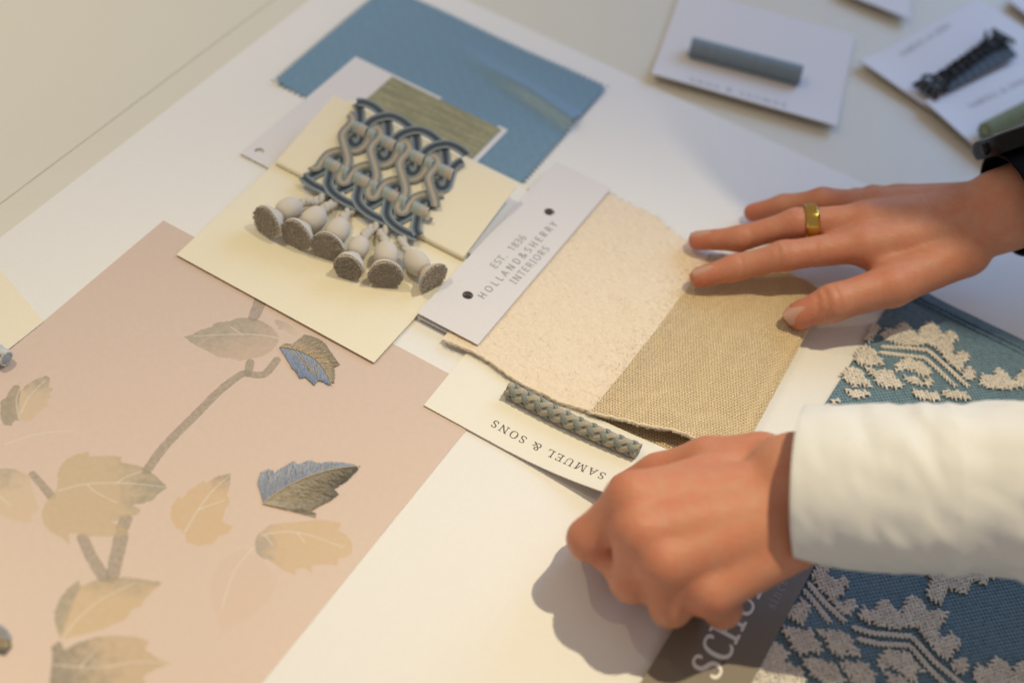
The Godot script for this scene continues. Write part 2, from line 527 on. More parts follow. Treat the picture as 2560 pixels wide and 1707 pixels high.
func structure(o: Node3D, called: String) -> void:
	o.name = called; o.set_meta("kind", "structure")

func table() -> void:
	var o := Node3D.new(); add_child(o)
	structure(o, "table"); o.set_meta("label", "pale cream table top with a seam across it"); o.set_meta("category", "table")
	part("table_leaf", card_mesh(rect(-0.90, -0.2830, -1.0, 0.55), 0.0, 0.03), M.table, o)
	part("table_leaf", card_mesh(rect(-0.2820, 0.36, -1.0, 0.55), 0.0, 0.03), M.table, o)
	var groove := card_mesh(rect(-0.2829, -0.2821, -1.0, 0.55), -0.0004, 0.02)
	part("table_seam", groove, M.table, o)

func flat_card(called: String, label: String, q: PackedVector2Array, y: float, thick: float, m: Material, warp = null, group := "", nu := 12, nv := 12) -> Node3D:
	var c := (q[0] + q[2]) / 2.0
	var o := thing(called, label, "card", Vector3(c.x, y - thick, c.y), group)
	part("card_stock", card_mesh(q, y, thick, warp, nu if warp != null else 1, nv if warp != null else 1), m, o)
	return o

func papers() -> void:
	var b := thing("presentation_board", "large white presentation board under the samples", "board", Vector3(0.0, 0.0002, 0.1))
	part("board_sheet", card_mesh(rect(-0.2635, 0.345, -0.255, 0.52), 0.0012, 0.001), M.board, b)
	flat_card("paper_card", "plain cream card overlapping the corner of the pink wallpaper", PackedVector2Array([Vector2(-0.3012, 0.1053), Vector2(-0.2035, 0.1392), Vector2(-0.2055, 0.1959), Vector2(-0.3037, 0.1587)]), 0.0024, 0.0006, M.cream_pale)
	# the cord end that lies on that card
	var o := thing("cord_end", "blue grey braided cord end on the plain cream card", "cord", Vector3(-0.2092, 0.0020, 0.1721))
	braid_cord(o, Vector3(-0.2232, 0.0068, 0.1715), Vector3(-0.1976, 0.0068, 0.1719), 0.0042, [lin(0.20, 0.26, 0.34), lin(0.33, 0.33, 0.30)])
	# a slip of cream paper under the mohair
	flat_card("paper_slip", "narrow cream paper slip sticking out under the mohair", rect(0.066, 0.128, -0.02, 0.0345), 0.0020, 0.0004, M.cream)

# ---------------------------------------------------------------- pink wallpaper sample
func wallpaper() -> void:
	var x0 := -0.204; var x1 := 0.012; var z0 := 0.042; var z1 := 0.37
	var W := 880; var H := 1336
	var im := Image.create(W, H, false, Image.FORMAT_RGB8)
	var pink := Color(0.65, 0.515, 0.44)
	var n1 := noise(0.05, 41, 4); var n2 := noise(0.4, 42, 2)
	for y in H:
		for x in W:
			var g := 1.0 + 0.025 * n1.get_noise_2d(x, y) + 0.035 * n2.get_noise_2d(x, y)
			im.set_pixel(x, y, Color(pink.r * g, pink.g * g, pink.b * g).linear_to_srgb())
	var sc := Vector2(W / (x1 - x0), H / (z1 - z0))
	var org := Vector2(x0, z0)
	var wash := noise(0.03, 51, 3); var dust := noise(0.9, 52, 1)
	# outline, pigment, darker pigment, where it is strongest and where it ends, strength of pigment there and there
	var paint := func(poly: PackedVector2Array, ca: Color, cb: Color, da: Vector2, db: Vector2, op: float) -> void:
		var q := PackedVector2Array(); var lo := Vector2.INF; var hi := -Vector2.INF
		for p in poly:
			var s := (p - org) * sc
			q.push_back(s); lo = lo.min(s); hi = hi.max(s)
		var pa := (da - org) * sc; var ab := (db - org) * sc - pa
		for y in range(maxi(int(lo.y), 0), mini(int(hi.y) + 2, H)):
			for x in range(maxi(int(lo.x), 0), mini(int(hi.x) + 2, W)):
				var jig := Vector2(wash.get_noise_2d(x * 4.0, y * 4.0), wash.get_noise_2d(y * 4.0, x * 4.0)) * 2.0
				var s := Vector2(x, y) + jig
				if not Geometry2D.is_point_in_polygon(s, q): continue
				var t := clampf((s - pa).dot(ab) / ab.length_squared() + 0.35 * wash.get_noise_2d(x, y), 0.0, 1.0)
				t = t * t * (3.0 - 2.0 * t)
				var c := cb.lerp(ca, t)
				var o := op * 0.86 * (0.9 + 0.2 * wash.get_noise_2d(x * 2.0, y * 2.0) + 0.08 * dust.get_noise_2d(x, y))
				im.set_pixel(x, y, im.get_pixel(x, y).srgb_to_linear().lerp(c, clampf(o, 0.0, 1.0)).linear_to_srgb())
	var stroke := func(line: PackedVector2Array, w0: float, w1: float, c: Color, op: float) -> void:
		var pts := PackedVector3Array()
		for p in line:
			var s := (p - org) * sc
			pts.push_back(Vector3(s.x, 0, s.y))
		pts = spline(pts, 60)
		var done := {}
		for i in pts.size():
			var r := lerpf(w0, w1, float(i) / (pts.size() - 1)) * sc.x * 0.5
			var ri := int(ceil(r)) + 1
			for dy in range(-ri, ri + 1):
				for dx in range(-ri, ri + 1):
					var x := int(pts[i].x) + dx; var y := int(pts[i].z) + dy
					if x < 0 or y < 0 or x >= W or y >= H or done.has(x + y * W): continue
					if Vector2(x - pts[i].x, y - pts[i].z).length() > r * (1.0 + 0.10 * wash.get_noise_2d(x * 1.2, y * 1.2)): continue
					done[x + y * W] = true
					var o := op * (0.85 + 0.3 * wash.get_noise_2d(x * 3.0, y * 3.0))
					im.set_pixel(x, y, im.get_pixel(x, y).srgb_to_linear().lerp(c, clampf(o, 0.0, 1.0)).linear_to_srgb())
	var tan_ := Color(0.60, 0.47, 0.31); var olive := Color(0.25, 0.235, 0.165); var grey := Color(0.30, 0.275, 0.215); var stemc := Color(0.30, 0.255, 0.20)
	var fine := Color(0.70, 0.66, 0.60)
	stroke.call(PackedVector2Array([Vector2(-0.1008, 0.1832), Vector2(-0.1026, 0.1728), Vector2(-0.1036, 0.1624), Vector2(-0.1036, 0.1435), Vector2(-0.1037, 0.1239), Vector2(-0.1013, 0.1070), Vector2(-0.0952, 0.1029), Vector2(-0.0920, 0.0990), Vector2(-0.0929, 0.0882)]), 0.0048, 0.0042, stemc, 0.85)
	stroke.call(PackedVector2Array([Vector2(-0.1028, 0.0978), Vector2(-0.0989, 0.1052)]), 0.0044, 0.004, stemc, 0.85)
	stroke.call(PackedVector2Array([Vector2(-0.1250, 0.0582), Vector2(-0.1205, 0.0708)]), 0.007, 0.006, Color(0.33, 0.27, 0.24), 0.85)
	stroke.call(PackedVector2Array([Vector2(-0.1424, 0.2155), Vector2(-0.1270, 0.2201)]), 0.0034, 0.0042, stemc, 0.85)
	stroke.call(PackedVector2Array([Vector2(-0.0905, 0.2106), Vector2(-0.0888, 0.2152)]), 0.0062, 0.0062, stemc, 0.85)
	stroke.call(PackedVector2Array([Vector2(-0.0998, 0.2298), Vector2(-0.0890, 0.2359), Vector2(-0.0778, 0.2408)]), 0.0052, 0.0056, stemc, 0.85)
	stroke.call(PackedVector2Array([Vector2(-0.0860, 0.2194), Vector2(-0.0802, 0.2297), Vector2(-0.0752, 0.2386)]), 0.0068, 0.006, stemc, 0.85)
	paint.call(PackedVector2Array([Vector2(-0.1108, 0.0657), Vector2(-0.1054, 0.0633), Vector2(-0.0993, 0.0642), Vector2(-0.0943, 0.0658), Vector2(-0.0948, 0.0694), Vector2(-0.1003, 0.0693), Vector2(-0.1054, 0.0699)]), tan_, grey, Vector2(-0.1117, 0.0644), Vector2(-0.0951, 0.0645), 0.5)
	paint.call(PackedVector2Array([Vector2(-0.1404, 0.1041), Vector2(-0.1381, 0.0995), Vector2(-0.1369, 0.0949), Vector2(-0.1338, 0.0904), Vector2(-0.1341, 0.0874), Vector2(-0.1319, 0.0840), Vector2(-0.1283, 0.0804), Vector2(-0.1274, 0.0774), Vector2(-0.1242, 0.0743), Vector2(-0.1198, 0.0717), Vector2(-0.1143, 0.0706), Vector2(-0.1084, 0.0711), Vector2(-0.1041, 0.0728), Vector2(-0.1006, 0.0750), Vector2(-0.0988, 0.0811), Vector2(-0.0988, 0.0854), Vector2(-0.1003, 0.0907), Vector2(-0.1038, 0.0954), Vector2(-0.1077, 0.1005), Vector2(-0.1130, 0.1017), Vector2(-0.1176, 0.1048), Vector2(-0.1231, 0.1047), Vector2(-0.1306, 0.1051), Vector2(-0.1361, 0.1050)]), Color(0.50,0.39,0.29), grey, Vector2(-0.1305, 0.0827), Vector2(-0.1071, 0.0971), 0.85)
	paint.call(PackedVector2Array([Vector2(-0.1847, 0.1909), Vector2(-0.1839, 0.1884), Vector2(-0.1857, 0.1840), Vector2(-0.1865, 0.1797), Vector2(-0.1847, 0.1778), Vector2(-0.1813, 0.1803), Vector2(-0.1774, 0.1855), Vector2(-0.1695, 0.1950), Vector2(-0.1709, 0.1960), Vector2(-0.1702, 0.1992), Vector2(-0.1729, 0.2012), Vector2(-0.1774, 0.1989)]), Color(0.30,0.25,0.15), olive, Vector2(-0.1816, 0.1946), Vector2(-0.1754, 0.1862), 0.9)
	paint.call(PackedVector2Array([Vector2(-0.1813, 0.1803), Vector2(-0.1820, 0.1753), Vector2(-0.1806, 0.1699), Vector2(-0.1781, 0.1658), Vector2(-0.1758, 0.1657), Vector2(-0.1726, 0.1703), Vector2(-0.1699, 0.1702), Vector2(-0.1694, 0.1738), Vector2(-0.1668, 0.1747), Vector2(-0.1673, 0.1771), Vector2(-0.1643, 0.1796), Vector2(-0.1650, 0.1840), Vector2(-0.1658, 0.1865), Vector2(-0.1643, 0.1907), Vector2(-0.1658, 0.1932), Vector2(-0.1695, 0.1950), Vector2(-0.1762, 0.1885)]), tan_, olive, Vector2(-0.1822, 0.1657), Vector2(-0.1720, 0.1798), 0.85)
	paint.call(PackedVector2Array([Vector2(-0.1277, 0.2151), Vector2(-0.1332, 0.2085), Vector2(-0.1354, 0.2039), Vector2(-0.1355, 0.1986), Vector2(-0.1336, 0.1941), Vector2(-0.1298, 0.1902), Vector2(-0.1283, 0.1924), Vector2(-0.1253, 0.1899), Vector2(-0.1215, 0.1866), Vector2(-0.1158, 0.1837), Vector2(-0.1136, 0.1863), Vector2(-0.1072, 0.1834), Vector2(-0.1035, 0.1825), Vector2(-0.0962, 0.1826), Vector2(-0.0907, 0.1840), Vector2(-0.0866, 0.1849), Vector2(-0.0876, 0.1896), Vector2(-0.0876, 0.1949), Vector2(-0.0899, 0.1991), Vector2(-0.0935, 0.2026), Vector2(-0.0886, 0.2025), Vector2(-0.0878, 0.2053), Vector2(-0.0914, 0.2095), Vector2(-0.0950, 0.2155), Vector2(-0.0910, 0.2152), Vector2(-0.0857, 0.2147), Vector2(-0.0857, 0.2181), Vector2(-0.0906, 0.2224), Vector2(-0.0948, 0.2257), Vector2(-0.1005, 0.2290), Vector2(-0.1064, 0.2312), Vector2(-0.1020, 0.2362), Vector2(-0.1073, 0.2351), Vector2(-0.1130, 0.2358), Vector2(-0.1188, 0.2342), Vector2(-0.1235, 0.2308), Vector2(-0.1266, 0.2246), Vector2(-0.1267, 0.2195)]), Color(0.52,0.40,0.235), olive, Vector2(-0.0902, 0.1829), Vector2(-0.1093, 0.2020), 0.88)
	paint.call(PackedVector2Array([Vector2(-0.1606, 0.2266), Vector2(-0.1563, 0.2217), Vector2(-0.1518, 0.2185), Vector2(-0.1464, 0.2172), Vector2(-0.1418, 0.2174), Vector2(-0.1371, 0.2218), Vector2(-0.1320, 0.2250), Vector2(-0.1256, 0.2290), Vector2(-0.1268, 0.2332), Vector2(-0.1236, 0.2368), Vector2(-0.1276, 0.2388), Vector2(-0.1328, 0.2409), Vector2(-0.1382, 0.2413), Vector2(-0.1453, 0.2431)]), tan_, grey, Vector2(-0.1617, 0.2258), Vector2(-0.1422, 0.2309), 0.85)
	paint.call(PackedVector2Array([Vector2(-0.0675, 0.1609), Vector2(-0.0635, 0.1670), Vector2(-0.0610, 0.1723), Vector2(-0.0577, 0.1743), Vector2(-0.0568, 0.1797), Vector2(-0.0535, 0.1859), Vector2(-0.0477, 0.1852), Vector2(-0.0475, 0.1901), Vector2(-0.0503, 0.1937), Vector2(-0.0496, 0.1983), Vector2(-0.0542, 0.2031), Vector2(-0.0599, 0.2047), Vector2(-0.0633, 0.2013), Vector2(-0.0686, 0.2009), Vector2(-0.0739, 0.1987), Vector2(-0.0782, 0.1933), Vector2(-0.0794, 0.1855), Vector2(-0.0767, 0.1871), Vector2(-0.0775, 0.1806), Vector2(-0.0755, 0.1721), Vector2(-0.0737, 0.1726), Vector2(-0.0717, 0.1658)]), Color(0.60,0.42,0.225), Color(0.28,0.23,0.15), Vector2(-0.0687, 0.1602), Vector2(-0.0673, 0.1753), 0.85)
	paint.call(PackedVector2Array([Vector2(-0.0342, 0.1865), Vector2(-0.0357, 0.1834), Vector2(-0.0351, 0.1795), Vector2(-0.0348, 0.1751), Vector2(-0.0310, 0.1707), Vector2(-0.0249, 0.1655), Vector2(-0.0164, 0.1577), Vector2(-0.0073, 0.1538), Vector2(-0.0063, 0.1582), Vector2(-0.0006, 0.1584), Vector2(0.0031, 0.1609), Vector2(0.0058, 0.1639), Vector2(0.0060, 0.1672), Vector2(0.0026, 0.1712), Vector2(0.0044, 0.1749), Vector2(-0.0010, 0.1779), Vector2(-0.0052, 0.1817), Vector2(-0.0029, 0.1849), Vector2(-0.0077, 0.1850), Vector2(-0.0100, 0.1875), Vector2(-0.0085, 0.1905), Vector2(-0.0146, 0.1915), Vector2(-0.0236, 0.1905), Vector2(-0.0262, 0.1916), Vector2(-0.0301, 0.1910)]), Color(0.59,0.42,0.23), grey, Vector2(-0.0344, 0.1861), Vector2(-0.0247, 0.1775), 0.82)
	paint.call(PackedVector2Array([Vector2(-0.0720, 0.2761), Vector2(-0.0797, 0.2711), Vector2(-0.0838, 0.2665), Vector2(-0.0863, 0.2606), Vector2(-0.0870, 0.2542), Vector2(-0.0861, 0.2481), Vector2(-0.0832, 0.2507), Vector2(-0.0799, 0.2592), Vector2(-0.0759, 0.2685)]), Color(0.45,0.34,0.2), olive, Vector2(-0.0842, 0.2655), Vector2(-0.0749, 0.2620), 0.9)
	paint.call(PackedVector2Array([Vector2(-0.0832, 0.2507), Vector2(-0.0809, 0.2453), Vector2(-0.0761, 0.2395), Vector2(-0.0691, 0.2346), Vector2(-0.0613, 0.2307), Vector2(-0.0553, 0.2284), Vector2(-0.0555, 0.2329), Vector2(-0.0561, 0.2388), Vector2(-0.0551, 0.2434), Vector2(-0.0573, 0.2465), Vector2(-0.0562, 0.2518), Vector2(-0.0581, 0.2561), Vector2(-0.0608, 0.2610), Vector2(-0.0643, 0.2663), Vector2(-0.0690, 0.2718), Vector2(-0.0716, 0.2758), Vector2(-0.0759, 0.2685), Vector2(-0.0799, 0.2592)]), Color(0.56,0.41,0.22), Color(0.30,0.26,0.17), Vector2(-0.0751, 0.2359), Vector2(-0.0678, 0.2479), 0.88)
	paint.call(PackedVector2Array([Vector2(-0.0716, 0.2765), Vector2(-0.0728, 0.2774), Vector2(-0.0729, 0.2811), Vector2(-0.0678, 0.2862), Vector2(-0.0640, 0.2920), Vector2(-0.0563, 0.3006), Vector2(-0.0256, 0.2825), Vector2(-0.0290, 0.2720), Vector2(-0.0319, 0.2701), Vector2(-0.0299, 0.2645), Vector2(-0.0256, 0.2575), Vector2(-0.0312, 0.2596), Vector2(-0.0393, 0.2594), Vector2(-0.0407, 0.2552), Vector2(-0.0469, 0.2566), Vector2(-0.0542, 0.2608), Vector2(-0.0605, 0.2660), Vector2(-0.0653, 0.2729), Vector2(-0.0676, 0.2788)]), Color(0.50,0.37,0.22), Color(0.16,0.145,0.10), Vector2(-0.0666, 0.2870), Vector2(-0.0445, 0.2661), 0.9)
	paint.call(PackedVector2Array([Vector2(-0.0329, 0.2218), Vector2(-0.0391, 0.2120), Vector2(-0.0411, 0.2021), Vector2(-0.0371, 0.1927), Vector2(-0.0250, 0.1923), Vector2(-0.0126, 0.1981), Vector2(-0.0102, 0.2106), Vector2(-0.0129, 0.2233), Vector2(-0.0171, 0.2337)]), Color(0.62,0.47,0.37), Color(0.62,0.47,0.37), Vector2(-0.0336, 0.2210), Vector2(-0.0139, 0.2056), 0.5)
	for vein in [PackedVector2Array([Vector2(-0.1008, 0.0751), Vector2(-0.1119, 0.0803), Vector2(-0.1249, 0.0901), Vector2(-0.1370, 0.1008)]), PackedVector2Array([Vector2(-0.1179, 0.0848), Vector2(-0.1265, 0.0838)]), PackedVector2Array([Vector2(-0.1717, 0.1909), Vector2(-0.1758, 0.1805), Vector2(-0.1766, 0.1683)]), PackedVector2Array([Vector2(-0.1706, 0.1938), Vector2(-0.1787, 0.1865), Vector2(-0.1826, 0.1797)]), PackedVector2Array([Vector2(-0.1646, 0.2095), Vector2(-0.1589, 0.1992), Vector2(-0.1524, 0.1913), Vector2(-0.1445, 0.1849)]), PackedVector2Array([Vector2(-0.1262, 0.2160), Vector2(-0.1197, 0.2067), Vector2(-0.1086, 0.1975), Vector2(-0.0971, 0.1904), Vector2(-0.0869, 0.1851)]), PackedVector2Array([Vector2(-0.1077, 0.1968), Vector2(-0.1058, 0.1904), Vector2(-0.1021, 0.1842)]), PackedVector2Array([Vector2(-0.1179, 0.2054), Vector2(-0.1111, 0.2066), Vector2(-0.1003, 0.2057)]), PackedVector2Array([Vector2(-0.0642, 0.2003), Vector2(-0.0669, 0.1869), Vector2(-0.0683, 0.1740), Vector2(-0.0673, 0.1617)]), PackedVector2Array([Vector2(-0.0669, 0.1869), Vector2(-0.0640, 0.1814), Vector2(-0.0602, 0.1752)]), PackedVector2Array([Vector2(-0.0343, 0.1815), Vector2(-0.0263, 0.1733), Vector2(-0.0159, 0.1684), Vector2(0.0010, 0.1649)]), PackedVector2Array([Vector2(-0.0321, 0.1808), Vector2(-0.0261, 0.1832)]), PackedVector2Array([Vector2(-0.0213, 0.1706), Vector2(-0.0154, 0.1731)]), PackedVector2Array([Vector2(-0.0720, 0.2753), Vector2(-0.0733, 0.2637), Vector2(-0.0713, 0.2501), Vector2(-0.0649, 0.2348)]), PackedVector2Array([Vector2(-0.0662, 0.2865), Vector2(-0.0575, 0.2820), Vector2(-0.0483, 0.2757), Vector2(-0.0389, 0.2663), Vector2(-0.0260, 0.2578)]), PackedVector2Array([Vector2(-0.0567, 0.2814), Vector2(-0.0563, 0.2725)]), PackedVector2Array([Vector2(-0.0254, 0.2228), Vector2(-0.0305, 0.2107), Vector2(-0.0329, 0.2012), Vector2(-0.0331, 0.1898)]), PackedVector2Array([Vector2(-0.1484, 0.2334), Vector2(-0.1384, 0.2348)])]:
		stroke.call(vein, 0.0009, 0.0006, fine, 0.6)
	# flecks of silver dust
	for k in 900:
		var c: Vector2 = (Vector2(-0.1467, 0.1843) if k < 500 else Vector2(0.0008, 0.1644)) if k < 800 else Vector2(rng.randf_range(x0, x1), rng.randf_range(z0, z1))
		if k < 800: c += Vector2(rng.randfn(0, 0.006), rng.randfn(0, 0.0032))
		var s := (c - org) * sc
		if s.x > 0 and s.y > 0 and s.x < W and s.y < H:
			im.set_pixel(int(s.x), int(s.y), im.get_pixel(int(s.x), int(s.y)).lerp(Color(0.88, 0.83, 0.76), 0.4))
	var m := mat(Color.WHITE, 0.42, {"albedo_texture": ImageTexture.create_from_image(im), "metallic": 0.12, "metallic_specular": 0.6})
	var o := thing("wallpaper_sample", "pink wallpaper sheet painted with a branch of grey and tan leaves", "wallpaper", Vector3(-0.1, 0.0013, 0.2))
	part("paper_sheet", card_mesh(rect(x0, x1, z0, z1), 0.0017, 0.0004), m, o)
	# the two embroidered leaves
	var blue := Color(0.19, 0.235, 0.34); var pale := Color(0.36, 0.39, 0.46); var silver := Color(0.44, 0.385, 0.30); var dark := Color(0.10, 0.092, 0.075); var gold := Color(0.55, 0.42, 0.22)
	stitched(o, "embroidered_leaf", PackedVector2Array([Vector2(-0.0450, 0.1654), Vector2(-0.0505, 0.1615), Vector2(-0.0537, 0.1575), Vector2(-0.0556, 0.1526), Vector2(-0.0541, 0.1488), Vector2(-0.0518, 0.1480), Vector2(-0.0500, 0.1494), Vector2(-0.0499, 0.1466), Vector2(-0.0477, 0.1396), Vector2(-0.0470, 0.1376), Vector2(-0.0440, 0.1378), Vector2(-0.0419, 0.1335), Vector2(-0.0400, 0.1321), Vector2(-0.0372, 0.1319), Vector2(-0.0329, 0.1278), Vector2(-0.0268, 0.1240), Vector2(-0.0214, 0.1214), Vector2(-0.0186, 0.1206), Vector2(-0.0190, 0.1261), Vector2(-0.0194, 0.1328), Vector2(-0.0217, 0.1398), Vector2(-0.0182, 0.1409), Vector2(-0.0190, 0.1459), Vector2(-0.0217, 0.1522), Vector2(-0.0233, 0.1569), Vector2(-0.0196, 0.1568), Vector2(-0.0192, 0.1608), Vector2(-0.0235, 0.1656), Vector2(-0.0281, 0.1689), Vector2(-0.0340, 0.1705), Vector2(-0.0389, 0.1706), Vector2(-0.0427, 0.1682)]),
		PackedVector2Array([Vector2(-0.0439, 0.1669), Vector2(-0.0428, 0.1603), Vector2(-0.0399, 0.1506), Vector2(-0.0347, 0.1396), Vector2(-0.0274, 0.1294), Vector2(-0.0186, 0.1206)]), blue, pale, dark, silver, gold, false)
	stitched(o, "embroidered_leaf", PackedVector2Array([Vector2(-0.0954, 0.0842), Vector2(-0.0967, 0.0809), Vector2(-0.0957, 0.0769), Vector2(-0.0922, 0.0753), Vector2(-0.0936, 0.0700), Vector2(-0.0926, 0.0660), Vector2(-0.0875, 0.0643), Vector2(-0.0825, 0.0637), Vector2(-0.0790, 0.0643), Vector2(-0.0741, 0.0670), Vector2(-0.0692, 0.0697), Vector2(-0.0648, 0.0716), Vector2(-0.0661, 0.0752), Vector2(-0.0630, 0.0787), Vector2(-0.0602, 0.0838), Vector2(-0.0596, 0.0868), Vector2(-0.0637, 0.0864), Vector2(-0.0676, 0.0873), Vector2(-0.0673, 0.0911), Vector2(-0.0711, 0.0899), Vector2(-0.0743, 0.0892), Vector2(-0.0758, 0.0919), Vector2(-0.0799, 0.0893), Vector2(-0.0845, 0.0881), Vector2(-0.0856, 0.0898), Vector2(-0.0870, 0.0921), Vector2(-0.0908, 0.0891)]),
		PackedVector2Array([Vector2(-0.0964, 0.0807), Vector2(-0.0917, 0.0782), Vector2(-0.0852, 0.0764), Vector2(-0.0757, 0.0767), Vector2(-0.0670, 0.0806), Vector2(-0.0594, 0.0863)]), Color(0.46, 0.36, 0.25), Color(0.30, 0.26, 0.20), blue, Color(0.26, 0.32, 0.45), gold, true)
	stitched(o, "embroidered_leaf", PackedVector2Array([Vector2(-0.1026, 0.2887), Vector2(-0.1001, 0.2855), Vector2(-0.0947, 0.2854), Vector2(-0.0904, 0.2868), Vector2(-0.0865, 0.2906), Vector2(-0.0862, 0.2947), Vector2(-0.0935, 0.2984)]), PackedVector2Array([Vector2(-0.0985, 0.2931), Vector2(-0.0931, 0.2901), Vector2(-0.0882, 0.2889)]), blue, pale, dark, silver, gold, true)

# satin stitch: threads laid from the midrib to the outline
func stitched(o: Node3D, called: String, poly: PackedVector2Array, rib: PackedVector2Array, near_a: Color, far_a: Color, near_b: Color, far_b: Color, vein: Color, flip: bool) -> void:
	var mb := MB.new()
	var pts := PackedVector3Array()
	for p in rib: pts.push_back(Vector3(p.x, 0.0021, p.y))
	pts = spline(pts, 40)
	var n := pts.size()
	for side in [-1.0, 1.0]:
		for i in range(0, n - 1):
			for rep in 2:
				var f := rng.randf()
				var a := pts[i].lerp(pts[i + 1], f)
				var t := (pts[i + 1] - pts[i]).normalized()
				var nrm: Vector3 = Vector3(-t.z, 0, t.x) * side
				var dir := (nrm * 0.82 + t * (0.55 + rng.randfn(0, 0.06))).normalized()
				# how far to the outline
				var reach := 0.0
				while reach < 0.05 and Geometry2D.is_point_in_polygon(Vector2(a.x, a.z) + Vector2(dir.x, dir.z) * (reach + 0.0008), poly): reach += 0.0008
				if reach < 0.001: continue
				var along := float(i) / n
				var s0 := 0.0
				while s0 < reach - 0.0004:
					var ln := rng.randf_range(0.004, 0.009)
					var s1 := minf(s0 + ln, reach + rng.randf_range(-0.0006, 0.0006))
					var mix := clampf((s0 + s1) * 0.5 / maxf(reach, 1e-4) + rng.randfn(0, 0.16), 0.0, 1.0)
					var cc: Color
					if side > 0.0: cc = far_b.lerp(near_b, clampf(mix * 0.55 + along * 0.75 + rng.randfn(0, 0.12) - 0.1, 0.0, 1.0)) if not flip else far_b.lerp(near_b, mix)
					else: cc = near_a.lerp(far_a, mix)
					cc = cc * rng.randf_range(0.8, 1.2)
					var h0 := 0.00025 + rng.randf() * 0.0002
					tube(mb, PackedVector3Array([a + dir * s0, a + dir * lerpf(s0, s1, 0.5) + Vector3(0, h0, 0), a + dir * s1]), 0.00024, 0.0002, 5, cc, false)
					s0 = s1 - 0.0005
	var e := part(called, mb.mesh(), M.thread, o)
	var mv := MB.new()
	var lifted := PackedVector3Array()
	for p in pts: lifted.push_back(p + Vector3(0, 0.0006, 0))
	tube(mv, lifted, 0.00028, 0.0002, 5, vein)
	for k in 9:
		var i := int(n * (0.1 + 0.09 * k))
		var t := (lifted[mini(i + 1, n - 1)] - lifted[maxi(i - 1, 0)]).normalized()
		for side in [-1.0, 1.0]:
			var dir: Vector3 = (Vector3(-t.z, 0, t.x) * side * 0.7 + t * 0.7).normalized()
			var reach := 0.0
			while reach < 0.03 and Geometry2D.is_point_in_polygon(Vector2(lifted[i].x, lifted[i].z) + Vector2(dir.x, dir.z) * (reach + 0.001), poly): reach += 0.001
			if reach > 0.004:
				tube(mv, spline(PackedVector3Array([lifted[i], lifted[i] + dir * reach * 0.4 + t * 0.0006, lifted[i] + dir * reach * 0.75 + t * 0.0018]), 5), 0.00018, 0.00012, 4, vein)
	part("gold_vein", mv.mesh(), M.thread, e)

# ---------------------------------------------------------------- blue swatch with pinked edges
func swatch_wave(p: Vector2) -> float:
	# one soft rise runs across the swatch, a lesser one beside it
	var a := (p - Vector2(-0.125, -0.205)).dot(Vector2(-0.08, 1.0).normalized())
	var h := 0.0055 * exp(-pow((a - 0.012 - 0.1 * (p.x + 0.1)) / 0.0075, 2.0)) * smoothstep(-0.17, -0.09, p.x)
	h += 0.0016 * exp(-pow((a + 0.035) / 0.016, 2.0))
	h += 0.0010 * (0.5 + 0.5 * sin(p.x * 55.0 + p.y * 30.0))
	if p.x < -0.215: h += 0.0015 * smoothstep(-0.215, -0.232, p.x)
	return h

func blue_swatch() -> void:
	var x0 := -0.232; var x1 := -0.058; var z0 := -0.232; var z1 := -0.096
	var mb := MB.new()
	var nu := 86; var nv := 68
	var xs := x1 - x0; var zs := z1 - z0
	var top := func(u: float, v: float) -> Vector3:
		var i := roundi(u * nu); var j := roundi(v * nv)
		var x := x0 + xs * u; var z := z0 + zs * v
		# the cloth between the teeth starts behind their roots
		if i > 0 and i < nu: x = x0 + 0.0036 + (xs - 0.0072) * (i - 1.0) / (nu - 2.0)
		if j > 0 and j < nv: z = z0 + 0.0036 + (zs - 0.0072) * (j - 1.0) / (nv - 2.0)
		if i == 0 and j % 2 == 1: x += 0.0033
		if i == nu and j % 2 == 1: x -= 0.0033
		if j == 0 and i % 2 == 1: z += 0.0033
		if j == nv and i % 2 == 1: z -= 0.0033
		var skew := Vector2(x + 0.012 * (v - 0.5) * 0.2, z)
		return Vector3(skew.x, 0.0020 + swatch_wave(skew), skew.y)
	sheet(mb, top, nu, nv, 0.0006)
	var o := thing("fabric_swatch", "plain blue fabric swatch with zigzag pinked edges", "fabric swatch", Vector3(-0.145, 0.0014, -0.165))
	part("cloth", mb.mesh(), M.satin, o)

